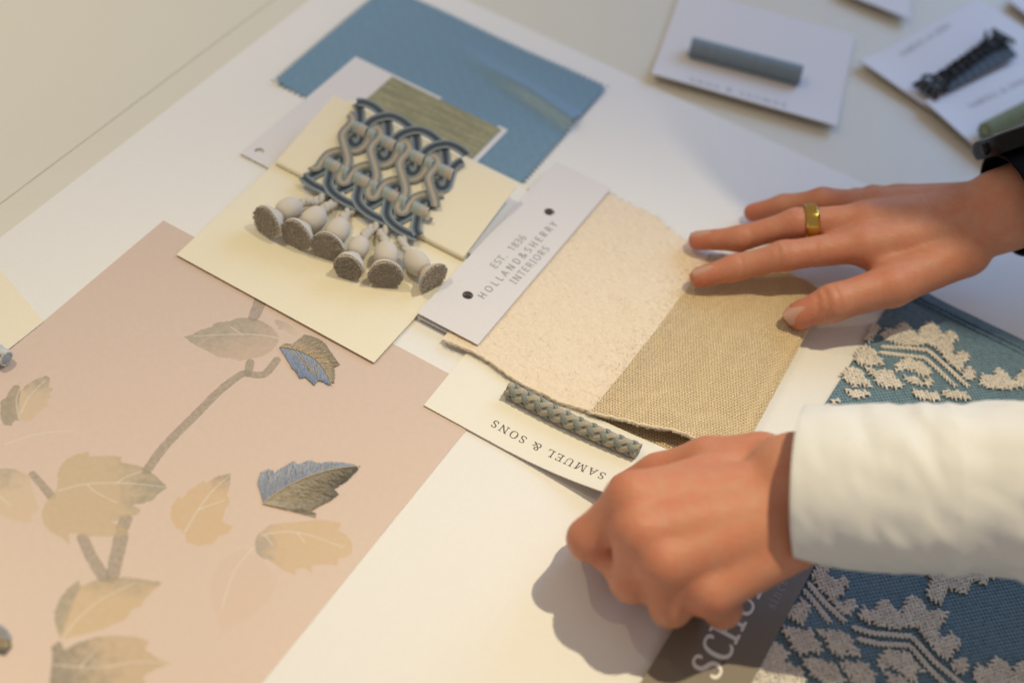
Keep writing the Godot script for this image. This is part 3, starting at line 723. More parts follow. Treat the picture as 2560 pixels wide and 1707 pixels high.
# ---------------------------------------------------------------- white card with a green grasscloth piece
func punched(called: String, q: Rect2, y: float, thick: float, holes: Array, r: float, m: Material, parent: Node3D) -> void:
	var mb := MB.new()
	var outer := PackedVector2Array([q.position, q.position + Vector2(q.size.x, 0), q.end, q.position + Vector2(0, q.size.y)])
	# each hole sits in a strip of its own, so that plain triangulation serves
	var cuts := [q.position.y]
	for i in holes.size() - 1: cuts.push_back((holes[i].y + holes[i + 1].y) * 0.5)
	cuts.push_back(q.end.y)
	var N := 28
	for i in holes.size():
		var c: Vector2 = holes[i]
		var s := mb.v.size()
		for lvl in 2:
			for k in N:
				var a := TAU * k / N
				var d := Vector2(cos(a), sin(a))
				var tx: float = ((q.end.x if d.x > 0 else q.position.x) - c.x) / d.x if absf(d.x) > 1e-6 else 1e9
				var tz: float = ((cuts[i + 1] if d.y > 0 else cuts[i]) - c.y) / d.y if absf(d.y) > 1e-6 else 1e9
				var out := c + d * minf(tx, tz)
				mb.vert(Vector3(c.x + d.x * r, y - thick * lvl, c.y + d.y * r)); mb.vert(Vector3(out.x, y - thick * lvl, out.y))
		for k in N:
			var a := s + k * 2; var b := s + ((k + 1) % N) * 2
			mb.quad(a, a + 1, b + 1, b)
			mb.quad(a + 2 * N, b + 2 * N, b + 2 * N + 1, a + 2 * N + 1)
		# corners of the strip, left out by the fan
		for cx in [q.position.x, q.end.x]:
			for cz in [cuts[i], cuts[i + 1]]:
				var ang := fposmod(atan2(cz - c.y, cx - c.x), TAU)
				var k := int(ang / TAU * N)
				var a := s + k * 2 + 1; var b := s + ((k + 1) % N) * 2 + 1
				var t := mb.vert(Vector3(cx, y, cz)); var t2 := mb.vert(Vector3(cx, y - thick, cz))
				mb.tri(a, t, b); mb.tri(a + 2 * N, b + 2 * N, t2)
		var w := mb.v.size()
		for k in N:
			var a := TAU * k / N
			mb.vert(Vector3(c.x + cos(a) * r, y, c.y + sin(a) * r)); mb.vert(Vector3(c.x + cos(a) * r, y - thick, c.y + sin(a) * r))
		for k in N:
			var a := w + k * 2; var b := w + ((k + 1) % N) * 2
			mb.quad(a, b, b + 1, a + 1)
	var w2 := mb.v.size()
	for p in outer:
		for rep in 2:
			mb.vert(Vector3(p.x, y, p.y)); mb.vert(Vector3(p.x, y - thick, p.y))
	for k in 4:
		var a := w2 + k * 4 + 2; var b := w2 + ((k + 1) % 4) * 4
		mb.quad(a, a + 1, b + 1, b)
	part(called, mb.mesh(), m, parent)

func green_card() -> void:
	var o := thing("sample_card", "white card carrying a streaky green grasscloth piece, one hole punched", "card", Vector3(-0.147, 0.0021, -0.09))
	punched("card_stock", Rect2(-0.2045, -0.1515, 0.1145, 0.122), 0.0027, 0.0006, [Vector2(-0.1971, -0.0381)], 0.0028, M.white_card, o)
	part("grasscloth", card_mesh(rect(-0.1745, -0.0935, -0.1485, -0.05), 0.0036, 0.0008), M.grass, o)

# ---------------------------------------------------------------- folded cream card with the knotted braid
const PX0 := -0.1815
const PX1 := -0.0520
func panel_point(x: float, s: float, lift: float) -> Vector3:
	# s runs up the slanted flap from its fold; below 0 it wraps over the fold
	var dir := Vector3(0, 0.012, -0.0595).normalized()
	var nrm := Vector3(0, 0.0595, 0.012).normalized()
	var p := Vector3(x - 0.013 * s, 0.0062, -0.0335)
	if s >= 0.0: return p + dir * s + nrm * lift
	return p + Vector3(0, 0.1 * s, -s * 0.98) + nrm * lift

func trim_card() -> void:
	var b := flat_card("trim_card", "flat cream card lying under the pale tassels", PackedVector2Array([Vector2(-0.1835, -0.036), Vector2(-0.0505, -0.036), Vector2(-0.0505, 0.0605), Vector2(-0.1805, 0.0600)]), 0.0033, 0.0006, M.cream)
	b.name = "trim_card"
	var o := thing("folded_card", "folded cream card standing ajar under the knotted braid", "card", Vector3(-0.117, 0.0036, -0.062))
	var mb := MB.new()
	var prof := PackedVector3Array()  # y, z of the folded sheet: lower leaf, round fold, upper leaf
	for i in 9: prof.push_back(Vector3(0, 0.0037, lerpf(-0.112, -0.040, i / 8.0)))
	for i in 9:
		var a := -PI / 2.0 + PI * i / 8.0
		prof.push_back(Vector3(0, 0.0050 + 0.0013 * sin(a), -0.0348 + 0.0013 * cos(a)))
	for i in range(1, 11):
		var s := 0.0605 * i / 10.0
		var q := panel_point(0.0, s, 0.0)
		prof.push_back(Vector3(0, q.y, q.z))
	var n := prof.size()
	for layer in 2:
		var st := mb.v.size()
		for i in n:
			var t := (prof[mini(i + 1, n - 1)] - prof[maxi(i - 1, 0)]).normalized()
			var off: Vector3 = Vector3(0, -t.z, t.y) * 0.0005 * (1.0 if layer == 0 else 0.0)
			for k in 2:
				var p := prof[i] - off * -1.0
				mb.vert(Vector3((PX0 if k == 0 else PX1) - 0.02 * (-0.0335 - prof[i].z) * 6.0 * 0.1, p.y, p.z), Vector2(k, i))
		for i in n - 1:
			var a := st + i * 2
			if layer == 0: mb.quad(a, a + 1, a + 3, a + 2)
			else: mb.quad(a, a + 2, a + 3, a + 1)
	for k in 2:
		for i in n - 1:
			var a := i * 2 + k; var c := a + n * 2
			if k == 0: mb.quad(a, a + 2, c + 2, c)
			else: mb.quad(a, c, c + 2, a + 2)
	part("folded_stock", mb.mesh(), M.cream, o)
	# a white folded slip that shows inside the fold's open end
	flat_card("inner_slip", "white paper slip lying inside the folded cream card", PackedVector2Array([Vector2(-0.16, -0.108), Vector2(-0.0465, -0.108), Vector2(-0.0495, -0.040), Vector2(-0.16, -0.040)]), 0.0046, 0.0004, M.board)
	knotted_braid()

# one flat ribbon of parallel cords along a path on the flap; pts: x in periods, v across the braid, lift in mm
func ribbon(called: String, pts: Array, cols: Array, o: Node3D, cord := 0.00062) -> void:
	var whole := PackedVector3Array()
	for p in pts: whole.push_back(Vector3(p[0], p[1], p[2]))
	whole = spline(whole, 8)
	var T0 := 0.0202; var V := 0.0690; var S0 := 0.0648; var X0 := -0.1544
	# the braid is cut off square at both ends: keep the runs that lie inside
	var runs := [PackedVector3Array()]
	for p in whole:
		if p.x > -0.56 + 0.29 * p.y and p.x < 3.28 + 0.37 * p.y: runs[-1].push_back(p)
		elif not runs[-1].is_empty(): runs.push_back(PackedVector3Array())
	for base in runs:
		var n: int = base.size()
		if n < 7: continue
		var mb := MB.new()
		var flat := PackedVector2Array()
		for p in base: flat.push_back(Vector2(X0 + p.x * T0, S0 - p.y * V))
		for c in cols.size():
			var path := PackedVector3Array()
			for i in n:
				var t := (flat[mini(i + 1, n - 1)] - flat[maxi(i - 1, 0)]).normalized()
				var side := Vector2(-t.y, t.x) * ((c - (cols.size() - 1) * 0.5) * cord * 1.78)
				var q := flat[i] + side
				path.push_back(panel_point(q.x, q.y, 0.0010 + base[i].z * 0.0012))
			tube(mb, path, cord, cord, 6, cols[c])
		part(called, mb.mesh(), M.thread, o)

func knotted_braid() -> void:
	var o := thing("knotted_braid", "openwork braid of navy and taupe ribbon loops on the folded card", "braid trim", Vector3(-0.12, 0.012, -0.066))
	var rim := Color(0.24, 0.305, 0.345); var navy := Color(0.022, 0.032, 0.055); var mid := Color(0.095, 0.125, 0.155)
	var taupe := Color(0.50, 0.405, 0.31); var sage := Color(0.27, 0.295, 0.27); var edge := Color(0.20, 0.225, 0.22)
	var nc := [rim, mid, navy, mid, rim]
	var tc := [edge, sage, taupe, taupe, sage, edge]
	# navy ribbon along each edge: from under one knot over a scallop into the knot after next
	for k in range(-3, 5):
		var up := []; var low := []
		for p in [[0.01, 0.403, 0.1], [0.146, 0.437, 0.1], [0.295, 0.442, 0.1], [0.369, 0.395, 0.2], [0.275, 0.309, 0.4], [0.18, 0.222, 0.8], [0.235, 0.14, 1.3], [0.397, 0.069, 1.6], [0.611, 0.021, 1.8], [0.896, 0.006, 1.7], [1.198, 0.017, 1.3], [1.492, 0.052, 0.6], [1.722, 0.114, 0.3], [1.948, 0.219, 0.3], [2.058, 0.316, 0.3], [2.082, 0.381, 0.1]]:
			up.push_back([p[0] + k, p[1], p[2]])
		for p in [[1.408, 0.667, 0.1], [1.276, 0.634, 0.1], [1.116, 0.632, 0.1], [1.065, 0.688, 0.2], [1.196, 0.763, 0.4], [1.326, 0.852, 0.9], [1.485, 0.935, 1.5], [1.735, 0.986, 1.8], [2.055, 1.009, 1.8], [2.358, 1.008, 1.5], [2.622, 0.99, 0.8], [2.808, 0.936, 0.3], [2.953, 0.854, 0.3], [3.036, 0.77, 0.3], [3.082, 0.685, 0.2], [3.09, 0.63, 0.1]]:
			low.push_back([p[0] + k, p[1], p[2]])
		ribbon("navy_ribbon", up, nc, o, 0.00072)
		ribbon("navy_ribbon", low, nc, o, 0.00072)
	# taupe ribbons wander between both rows of knots, turning tightly at each
	var turn := [[0.508, 0.191, 1.7], [0.729, 0.227, 2.0], [0.787, 0.299, 2.1], [0.769, 0.372, 2.1], [0.832, 0.435, 2.3], [1.037, 0.502, 2.6], [1.291, 0.572, 2.6], [1.488, 0.638, 2.3], [1.576, 0.709, 2.1], [1.556, 0.779, 2.0], [1.624, 0.831, 1.8], [1.790, 0.854, 1.7], [1.875, 0.817, 1.5], [1.829, 0.737, 1.1], [1.825, 0.647, 0.7], [1.977, 0.576, 0.5], [2.228, 0.530, 0.4], [2.466, 0.480, 0.5], [2.559, 0.397, 0.8], [2.505, 0.309, 1.2], [2.441, 0.242, 1.5]]
	for k in [-4, -3]:
		var z := []
		for m in 5:
			for p in turn: z.push_back([p[0] + k + m * 2.0, p[1], p[2]])
		ribbon("taupe_ribbon", z, tc, o, 0.00052)
	# binding knots: short wraps across the crossings
	for row in 2:
		for k in range(0, 4):
			for w in 2:
				var cx := k + (0.065 if row == 0 else 0.19) + w * (0.435 if row == 0 else 0.40)
				var cv := (0.275 if row == 0 else 0.738)
				if cx > 3.22 + 0.37 * cv: continue
				var mb := MB.new()
				var n := 6 if w == 0 else 3
				for i in n:
					var path := PackedVector3Array()
					for j in 9:
						var t := j / 8.0
						var x := -0.1544 + (cx + (i - (n - 1) * 0.5) * 0.082 + (t - 0.5) * 0.10) * 0.0202
						var sv := 0.0648 - (cv + (t - 0.5) * 0.115) * 0.0690
						path.push_back(panel_point(x, sv, 0.0016 + 0.0026 * sin(PI * t)))
					tube(mb, path, 0.00088, 0.00088, 7, Color(0.36, 0.40, 0.37) if (i < 3 and w == 0) or w == 1 else Color(0.47, 0.42, 0.345))
				part("binding_knot", mb.mesh(), M.thread, o)

# ---------------------------------------------------------------- tassels
func tassels() -> void:
	var at := [[Vector3(-0.1491, 0.0110, -0.0002), Vector3(-0.1519, 0.0125, 0.0184), Vector3(-0.1434, 0.0065, -0.0184)], [Vector3(-0.1336, 0.0110, -0.0022), Vector3(-0.1332, 0.0120, 0.0160), Vector3(-0.1349, 0.0065, -0.0230)], [Vector3(-0.1174, 0.0112, -0.0025), Vector3(-0.1139, 0.0120, 0.0128), Vector3(-0.1240, 0.0065, -0.0201)],
		[Vector3(-0.1010, 0.0105, 0.0007), Vector3(-0.0961, 0.0115, 0.0187), Vector3(-0.1058, 0.0065, -0.0180)], [Vector3(-0.0856, 0.0110, -0.0038), Vector3(-0.0761, 0.0120, 0.0114), Vector3(-0.0991, 0.0065, -0.0201)], [Vector3(-0.0687, 0.0112, -0.0089), Vector3(-0.0544, 0.0115, -0.0041), Vector3(-0.0872, 0.0065, -0.0234)]]
	var words := ["pale tassel at the left end of the fringe, its skirt turned outward", "second pale tassel from the pink wallpaper side of the fringe", "pale tassel in the crowded half of the fringe, beside the gap", "smaller pale tassel just after the gap in the fringe", "pale tassel with the widest flat skirt, near the header card", "pale tassel pointing at the white header card"]
	words[0] = "outermost pale tassel on the wallpaper side of the fringe"
	for i in at.size():
		var b: Vector3 = at[i][0]; var s: Vector3 = at[i][1]; var neck: Vector3 = at[i][2]
		var d := (s - b).normalized()
		var o := thing("tassel", words[i], "tassel", Vector3(b.x, 0.0034, b.z), "pale tassels of the fringe")
		var k := 0.86 if i == 3 else 1.0
		var R := 0.0072 * k
		var yarn := Color(0.60, 0.555, 0.485)
		var mb := MB.new()
		var prof := PackedVector2Array()
		for j in 15:
			var t := j / 14.0
			var a := PI * t
			prof.push_back(Vector2(maxf(R * pow(sin(a), 0.62) * (1.0 - 0.12 * t), 0.0012 if j > 0 else 0.0), -R * 1.12 * cos(a)))
		lathe(mb, prof, b, d, 96, yarn, 32, 0.012, 0.025)
		part("bead", mb.mesh(), M.yarn, o)
		var mn := MB.new()
		var waist := b + d * R * 1.05
		var long := maxf((s - waist).length(), 0.008)
		lathe(mn, PackedVector2Array([Vector2(R * 0.60, -0.0012), Vector2(R * 0.66, 0.0), Vector2(R * 0.60, 0.0012)]), waist, d, 24, Color(0.40, 0.34, 0.27))
		part("waist_tie", mn.mesh(), M.yarn, o)
		# skirt: threads spreading to a cut end
		var ms := MB.new()
		var S := R * 1.38
		lathe(ms, PackedVector2Array([Vector2(R * 0.5, 0.0), Vector2(R * 0.72, long * 0.22), Vector2(S * 0.85, long * 0.52), Vector2(S, long * 0.82), Vector2(S * 0.98, long * 0.86), Vector2(S * 0.6, long * 0.86), Vector2(0.0, long * 0.86)]), waist, d, 96, yarn, 32, 0.014, 0.05)
		part("skirt", ms.mesh(), M.yarn, o)
		var mp := MB.new()
		var up := Vector3.UP
		var sx := up.cross(d).normalized(); var sy := d.cross(sx).normalized()
		for q in 760:
			var rr := S * 0.95 * sqrt(rng.randf()); var aa := rng.randf() * TAU
			var foot := waist + d * long * 0.80 + sx * cos(aa) * rr + sy * sin(aa) * rr
			var tip := foot + d * long * rng.randf_range(0.16, 0.20) + sx * cos(aa) * rr * 0.06 + sy * sin(aa) * rr * 0.06
			var c := Color(0.56, 0.50, 0.41) * rng.randf_range(0.93, 1.0)
			tube(mp, PackedVector3Array([foot, tip]), 0.00030, 0.00024, 4, c)
		var pile := part("pile", mp.mesh(), M.yarn, o)
		pile.set_meta("kind", "stuff")
		# hanging loop that goes under the folded card
		var mh := MB.new()
		var spine := spline(PackedVector3Array([b - d * R * 0.75, (b - d * R * 1.2).lerp(neck, 0.45) + Vector3(0, 0.0012, 0), neck, neck + Vector3(0, -0.0010, -0.012)]), 9)
		for e in 2:
			var twist := PackedVector3Array()
			for q in spine.size():
				var ph := q * 0.75 + e * PI + i
				twist.push_back(spine[q] + Vector3(cos(ph), sin(ph) * 0.7, 0.3 * sin(ph)) * 0.0016)
			tube(mh, twist, 0.0019, 0.0017, 8, yarn * 0.92)
		part("hanging_loop", mh.mesh(), M.yarn, o)

# ---------------------------------------------------------------- punched header card with mohair cloth
func cloth_z(x: float, far: bool) -> float:
	var c := Curve.new()
	var xs := [-0.03, 0.0, 0.02, 0.04, 0.055, 0.075, 0.1, 0.13] if far else [-0.03, -0.01, 0.021, 0.04, 0.058, 0.082, 0.108, 0.132]
	var zs := [-0.138, -0.1365, -0.1365, -0.131, -0.1265, -0.134, -0.1395, -0.1375] if far else [0.0255, 0.0235, 0.0270, 0.0262, 0.0235, 0.0185, 0.0115, 0.0095]
	for i in xs.size() - 1:
		if x <= xs[i + 1] or i == xs.size() - 2:
			var t := clampf((x - xs[i]) / (xs[i + 1] - xs[i]), 0.0, 1.0)
			return lerpf(zs[i], zs[i + 1], t * t * (3.0 - 2.0 * t))
	return zs[-1]

var cloth_noise := noise(14.0, 71, 3)
func cloth_point(s: float, v: float) -> Vector3:
	# s runs from the header over the upper layer, round the fold and back below
	var prof := [[-0.030, 0.0046], [-0.012, 0.0048], [0.03, 0.0048], [0.065, 0.0056], [0.095, 0.0082], [0.118, 0.0098], [0.130, 0.0090], [0.1350, 0.0064], [0.131, 0.0036], [0.115, 0.0026], [0.085, 0.0024], [0.045, 0.0023]]
	var n := prof.size() - 1
	var f := clampf(s, 0.0, 1.0) * n
	var i := mini(int(f), n - 1); var t := f - i
	var a: Array = prof[maxi(i - 1, 0)]; var b: Array = prof[i]; var c: Array = prof[i + 1]; var d: Array = prof[mini(i + 2, n)]
	var x := cubic_interpolate(b[0], c[0], a[0], d[0], t); var y := cubic_interpolate(b[1], c[1], a[1], d[1], t)
	var upper := s < 0.58
	var z0 := cloth_z(x, true); var z1 := cloth_z(x, false) if upper else lerpf(cloth_z(x, false), 0.0265, smoothstep(0.58, 0.75, s))
	var z := lerpf(z0, z1, v)
	if upper and x > 0.0:
		# the near corner is drawn up a little where the fold lifts it
		y += 0.0030 * smoothstep(0.05, 0.10, x) * smoothstep(-0.02, 0.012, z)
		# hollow pressed by the fingertips
		y -= 0.0030 * exp(-pow(Vector2((x - 0.068) / 0.022, (z + 0.105) / 0.022).length(), 2.0))
		y += 0.0012 * cloth_noise.get_noise_2d(x * 2.2, z * 1.6) * smoothstep(0.0, 0.04, x)
	y += 0.0003 * cloth_noise.get_noise_2d(x * 20.0, z * 20.0)
	if v == 0.0 or v == 1.0:
		z += 0.0009 * cloth_noise.get_noise_2d(x * 60.0, 3.0 + v * 5.0)
	if not upper: x += 0.002 * v
	x += 0.004 * (0.5 - v) * smoothstep(0.08, 0.13, x) * -1.0
	return Vector3(x, y, z)

func header_swatch() -> void:
	var o := thing("mohair_swatch", "cream mohair cloth sample folded over, clipped in a white header card", "fabric swatch", Vector3(0.05, 0.0022, -0.055))
	var split := 0.262
	for half in 2:
		var mb := MB.new()
		var top := func(u: float, v: float) -> Vector3:
			var cut := split + 0.004 * sin(v * 4.0)
			return cloth_point(lerpf(0.0, cut, u) if half == 0 else lerpf(cut, 1.0, u), v)
		var nu := 50 if half == 0 else 110
		var nv := 110
		for j in nv + 1:
			for i in nu + 1:
				mb.vert(top.call(float(i) / nu, float(j) / nv))
		for j in nv:
			for i in nu:
				var a := j * (nu + 1) + i
				mb.quad(a, a + 1, a + nu + 2, a + nu + 1)
		# underside, a millimetre below
		var under := MB.new()
		under.v = mb.v.duplicate(); under.uv = mb.uv; under.c = mb.c
		part("mohair_cloth" if half == 0 else "knit_cloth", mb.mesh(), M.mohair if half == 0 else M.knit, o)
	# frayed hairs along both cut edges and over the brushed face
	var mf := MB.new()
	for k in 2700:
		var near := k < 1100
		var s := rng.randf_range(0.03, 0.5)
		var v := 1.0 if near else (0.0 if k < 1400 else rng.randf())
		if k >= 1400: s = rng.randf_range(0.05, split)
		if k >= 1900: s = split + rng.randfn(0.004, 0.016)
		var p := cloth_point(s, v)
		var out := Vector3(rng.randfn(0.2, 0.6), rng.randf_range(0.0, 0.35), (1.0 if near else -1.0) * absf(rng.randfn(0.7, 0.4)))
		if k >= 1400: out = Vector3(rng.randfn(0, 1), rng.randf_range(0.1, 0.4), rng.randfn(0, 1))
		out = out.normalized() * rng.randf_range(0.0008, 0.0030)
		var bend := Vector3(rng.randfn(0, 0.0005), rng.randf_range(-0.0004, 0.0004), rng.randfn(0, 0.0005))
		tube(mf, PackedVector3Array([p, p + out * 0.5 + bend, p + out]), 0.00009, 0.00005, 3)
	var fr := part("frayed_hairs", mf.mesh(), M.fibre, o)
	fr.set_meta("kind", "stuff")
	# thick rolled selvedge of the near edge
	var mr := MB.new()
	var edge := PackedVector3Array()
	for i in 90:
		var s := lerpf(0.02, 0.46, i / 89.0)
		var p := cloth_point(s, 1.0)
		edge.push_back(p + Vector3(0, 0.0002 + 0.0003 * cloth_noise.get_noise_1d(i * 9.0), 0.0003 * cloth_noise.get_noise_1d(i * 7.0 + 50.0)))
	tube(mr, edge, 0.0008, 0.0008, 6, Color.WHITE)
	part("raw_edge", mr.mesh(), M.mohair, o)
	var h := thing("header_card", "white punched header card lettered across, clipped over the mohair", "card", Vector3(-0.029, 0.004, -0.06))
	var holes := [Vector2(-0.0313, -0.0977), Vector2(-0.0349, -0.0093)]
	punched("upper_leaf", Rect2(-0.0500, -0.1400, 0.0385, 0.1590), 0.0066, 0.0005, holes, 0.0031, M.white_card, h)
	punched("lower_leaf", Rect2(-0.0495, -0.1395, 0.0375, 0.1590), 0.0041, 0.0005, holes, 0.0031, M.white_card, h)
	var o1 := Vector3(-0.0261, 0.0067, -0.0517)
	var dir := (Vector3(-0.0239, 0.0067, -0.0875) - Vector3(-0.0276, 0.0067, -0.0188)); var wid := dir.length() ; dir = dir.normalized()
	var across := Vector3(-dir.z, 0, dir.x) * -1.0
	var lay := func(c: Vector3) -> Callable:
		return func(x: float, y: float) -> Vector3: return c + dir * x + across * y
	lettering("lettering", "HOLLAND&SHERRY", "Droid Sans", 0.0060, 19, M.ink_grey, h, lay.call(o1))
	lettering("lettering", "EST.  1836", "Droid Sans", 0.0023, 5, M.ink_pale, h, lay.call(Vector3(-0.0340, 0.0067, -0.0535)))
	lettering("lettering", "INTERIORS", "Droid Sans", 0.0022, 8, M.ink_pale, h, lay.call(Vector3(-0.0188, 0.0067, -0.0516)))

# ---------------------------------------------------------------- cord on its lettered card
func cord_lift(p: Vector2) -> float:
	var t := clampf((p.x - 0.030) / 0.075, 0.0, 1.3)
	return 0.0125 * t * t * lerpf(0.45, 1.0, clampf((p.y - 0.022) / 0.047, 0.0, 1.0))

# round plait: strands wind both ways, passing over and under one another
func braid_cord(o: Node3D, a: Vector3, b: Vector3, R: float, cols: Array, lift = null) -> void:
	var L := a.distance_to(b); var d := (b - a).normalized()
	var side := d.cross(Vector3.UP).normalized(); var up := side.cross(d).normalized()
	var turns := L / (R * 7.5)
	var n := int(L / R * 16.0)
	var core := MB.new()
	var cp := PackedVector3Array()
	for i in 25:
		var p := a.lerp(b, i / 24.0)
		if lift != null: p.y += lift.call(Vector2(p.x, p.z))
		cp.push_back(p)
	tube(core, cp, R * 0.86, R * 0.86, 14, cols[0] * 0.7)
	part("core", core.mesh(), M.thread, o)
	var N := 4
	for way in [-1.0, 1.0]:
		for k in N:
			var mb := MB.new()
			for ply in 4:
				var path := PackedVector3Array()
				for i in n + 1:
					var t := float(i) / n
					var ph: float = way * TAU * turns * t + TAU * k / N + (ply - 1.5) * 0.235 * way
					var over: float = cos(N * TAU * turns * t) * way
					var r := R * (0.90 + 0.10 * over - (0.05 if ply == 0 or ply == 3 else 0.0))
					var p := a + d * (L * t) + side * cos(ph) * r + up * sin(ph) * r
					if lift != null: p.y += lift.call(Vector2(p.x, p.z))
					path.push_back(p)
				tube(mb, path, R * 0.150, R * 0.150, 6, (cols[0] if way < 0 else cols[1]) * rng.randf_range(0.92, 1.06))
			part("strand", mb.mesh(), M.thread, o)

func cord_card() -> void:
	var q := PackedVector2Array([Vector2(-0.0150, 0.0222), Vector2(0.1240, 0.0235), Vector2(0.1240, 0.0690), Vector2(-0.0140, 0.0690)])
	var c := flat_card("cord_card", "ivory lettered card bent up by the fingers, carrying the grey cord", q, 0.0027, 0.0006, M.ivory_card, cord_lift, "", 60, 16)
	var o1 := Vector3(0.0536, 0.0055, 0.0582)
	var dir := (Vector3(0.0236, 0.0030, 0.0577) - Vector3(0.0845, 0.0090, 0.0587)); dir.y = 0; dir = dir.normalized()
	var across := Vector3(-dir.z, 0, dir.x) * -1.0
	lettering("lettering", "SAMUEL & SONS", "Droid Serif", 0.0068, 9, M.ink, c, func(x: float, y: float) -> Vector3:
		var p := o1 + dir * x + across * y
		p.y = 0.0027 + cord_lift(Vector2(p.x, p.z)) + 0.00012
		return p)
	var a := Vector3(0.0172, 0.0070, 0.0367); var b := Vector3(0.0937, 0.0100, 0.0367)
	a.y = 0.0069; b.y = 0.0069
	var o := thing("braided_cord", "short sage grey braided cord glued on the ivory lettered card", "cord", Vector3(0.056, 0.0028, 0.036))
	braid_cord(o, a, b, 0.0041, [lin(0.235, 0.26, 0.235), lin(0.42, 0.375, 0.29)].map(func(x: Color) -> Color: return x.srgb_to_linear()), cord_lift)

# ---------------------------------------------------------------- cards behind
func curl(c: Vector2, n: Vector2, far: float, high: float) -> Callable:
	return func(p: Vector2) -> float:
		var t := clampf((p - c).dot(n) / far, 0.0, 1.0)
		return high * t * t

func back_cards() -> void:
	var ra := PackedVector2Array([Vector2(-0.0710, -0.3720), Vector2(0.0530, -0.4040), Vector2(0.0805, -0.2910), Vector2(-0.0420, -0.2590)])
	var wa := curl(Vector2(0.01, -0.32), Vector2(0.24, 0.97), 0.06, 0.0080)
	var a := flat_card("trim_sample_card", "white card carrying a ribbed blue cylinder of trim", ra, 0.0026, 0.0008, M.white_card, wa)
	caption(a, "SAMUEL & SONS", Vector3(0.0127, 0.0060, -0.2808), Vector3(-0.0156, 0.0060, -0.2732) - Vector3(0.0416, 0.0060, -0.2891), 0.0066, wa, 0.0026)
	var g := thing("ribbed_trim", "ribbed grey blue roll of trim on a white card", "trim", Vector3(-0.003, 0.003, -0.33))
	var s := Vector3(-0.0335, 0.0085, -0.3021); var e := Vector3(0.0405, 0.0085, -0.3239)
	ribbed(g, s, e, 0.0066, Color(0.25, 0.325, 0.39))
	var rb := PackedVector2Array([Vector2(0.0668, -0.3710), Vector2(0.1125, -0.5138), Vector2(0.1752, -0.4941), Vector2(0.1297, -0.3533)])
	var wb := curl(Vector2(0.10, -0.40), Vector2(-0.45, 0.9), 0.05, 0.0060)
	var b := flat_card("trim_sample_card", "white card carrying the black flared braid", rb, 0.0032, 0.0008, M.white_card, wb)
	caption(b, "SAMUEL & SONS", Vector3(0.0965, 0.0050, -0.4337), Vector3(0.1055, 0.0050, -0.4674) - Vector3(0.0881, 0.0050, -0.4032), 0.0062, wb, 0.0032)
	flared_braid()
	var rc := PackedVector2Array([Vector2(0.1202, -0.3551), Vector2(0.1712, -0.4743), Vector2(0.2378, -0.4358), Vector2(0.1819, -0.3245)])
	var wc := curl(Vector2(0.17, -0.36), Vector2(-0.6, 0.8), 0.05, 0.0080)
	var c := flat_card("trim_sample_card", "white card carrying a mossy green trim, beside the watch", rc, 0.0052, 0.0008, M.white_card, wc)
	caption(c, "SAMUEL & SONS", Vector3(0.1597, 0.0070, -0.4048), Vector3(0.1698, 0.0070, -0.4294) - Vector3(0.1477, 0.0070, -0.3765), 0.0062, wc, 0.0052)
	var gt := thing("green_trim", "soft mossy green trim on the card beside the watch", "trim", Vector3(0.1787, 0.0060, -0.3821))
	ribbed(gt, Vector3(0.1650, 0.0130, -0.3441), Vector3(0.1975, 0.0130, -0.4259), 0.0056, Color(0.27, 0.34, 0.23))
	var rd := PackedVector2Array([Vector2(-0.0128, -0.4687), Vector2(0.0515, -0.5308), Vector2(0.0796, -0.4438), Vector2(0.0291, -0.4422)])
	flat_card("back_card", "blank white card lying beyond the black flared braid", rd, 0.0050, 0.0008, M.white_card, curl(Vector2(0.08, -0.50), Vector2(0.2, 0.97), 0.06, 0.0030))
	var re := PackedVector2Array([Vector2(0.1321, -0.5232), Vector2(0.1414, -0.6011), Vector2(0.2011, -0.5719), Vector2(0.1838, -0.4959)])
	flat_card("back_card", "blank white card past the card of the black flared braid", re, 0.0058, 0.0008, M.white_card, curl(Vector2(0.2, -0.5), Vector2(-0.6, 0.8), 0.05, 0.003))

func caption(o: Node3D, text: String, c: Vector3, dir: Vector3, size: float, warp: Callable, y: float) -> void:
	dir.y = 0; dir = dir.normalized()
	var across := Vector3(-dir.z, 0, dir.x) * -1.0
	lettering("lettering", text, "Droid Serif", size, 11, M.ink_pale, o, func(x: float, yy: float) -> Vector3:
		var p := c + dir * x + across * yy
		p.y = y + warp.call(Vector2(p.x, p.z)) + 0.00015
		return p)

func ribbed(o: Node3D, a: Vector3, b: Vector3, R: float, col: Color) -> void:
	var d := (b - a).normalized(); var L := a.distance_to(b)
	var n := int(L / 0.0017)
	var core := MB.new()
	tube(core, PackedVector3Array([a, b]), R * 0.9, R * 0.9, 20, col)
	part("core", core.mesh(), M.yarn, o)
	var mb := MB.new()
	for i in n:
		var c := a + d * (L * (i + 0.5) / n)
		var side := d.cross(Vector3.UP).normalized(); var up := side.cross(d).normalized()
		var path := PackedVector3Array()
		for k in 25:
			var an := TAU * k / 24.0
			path.push_back(c + side * cos(an) * R * 0.93 + up * sin(an) * R * 0.93 + d * (0.0006 * k / 24.0))
		tube(mb, path, 0.00095, 0.00095, 5, col * rng.randf_range(0.95, 1.05), false)
	part("ribbing", mb.mesh(), M.yarn, o)

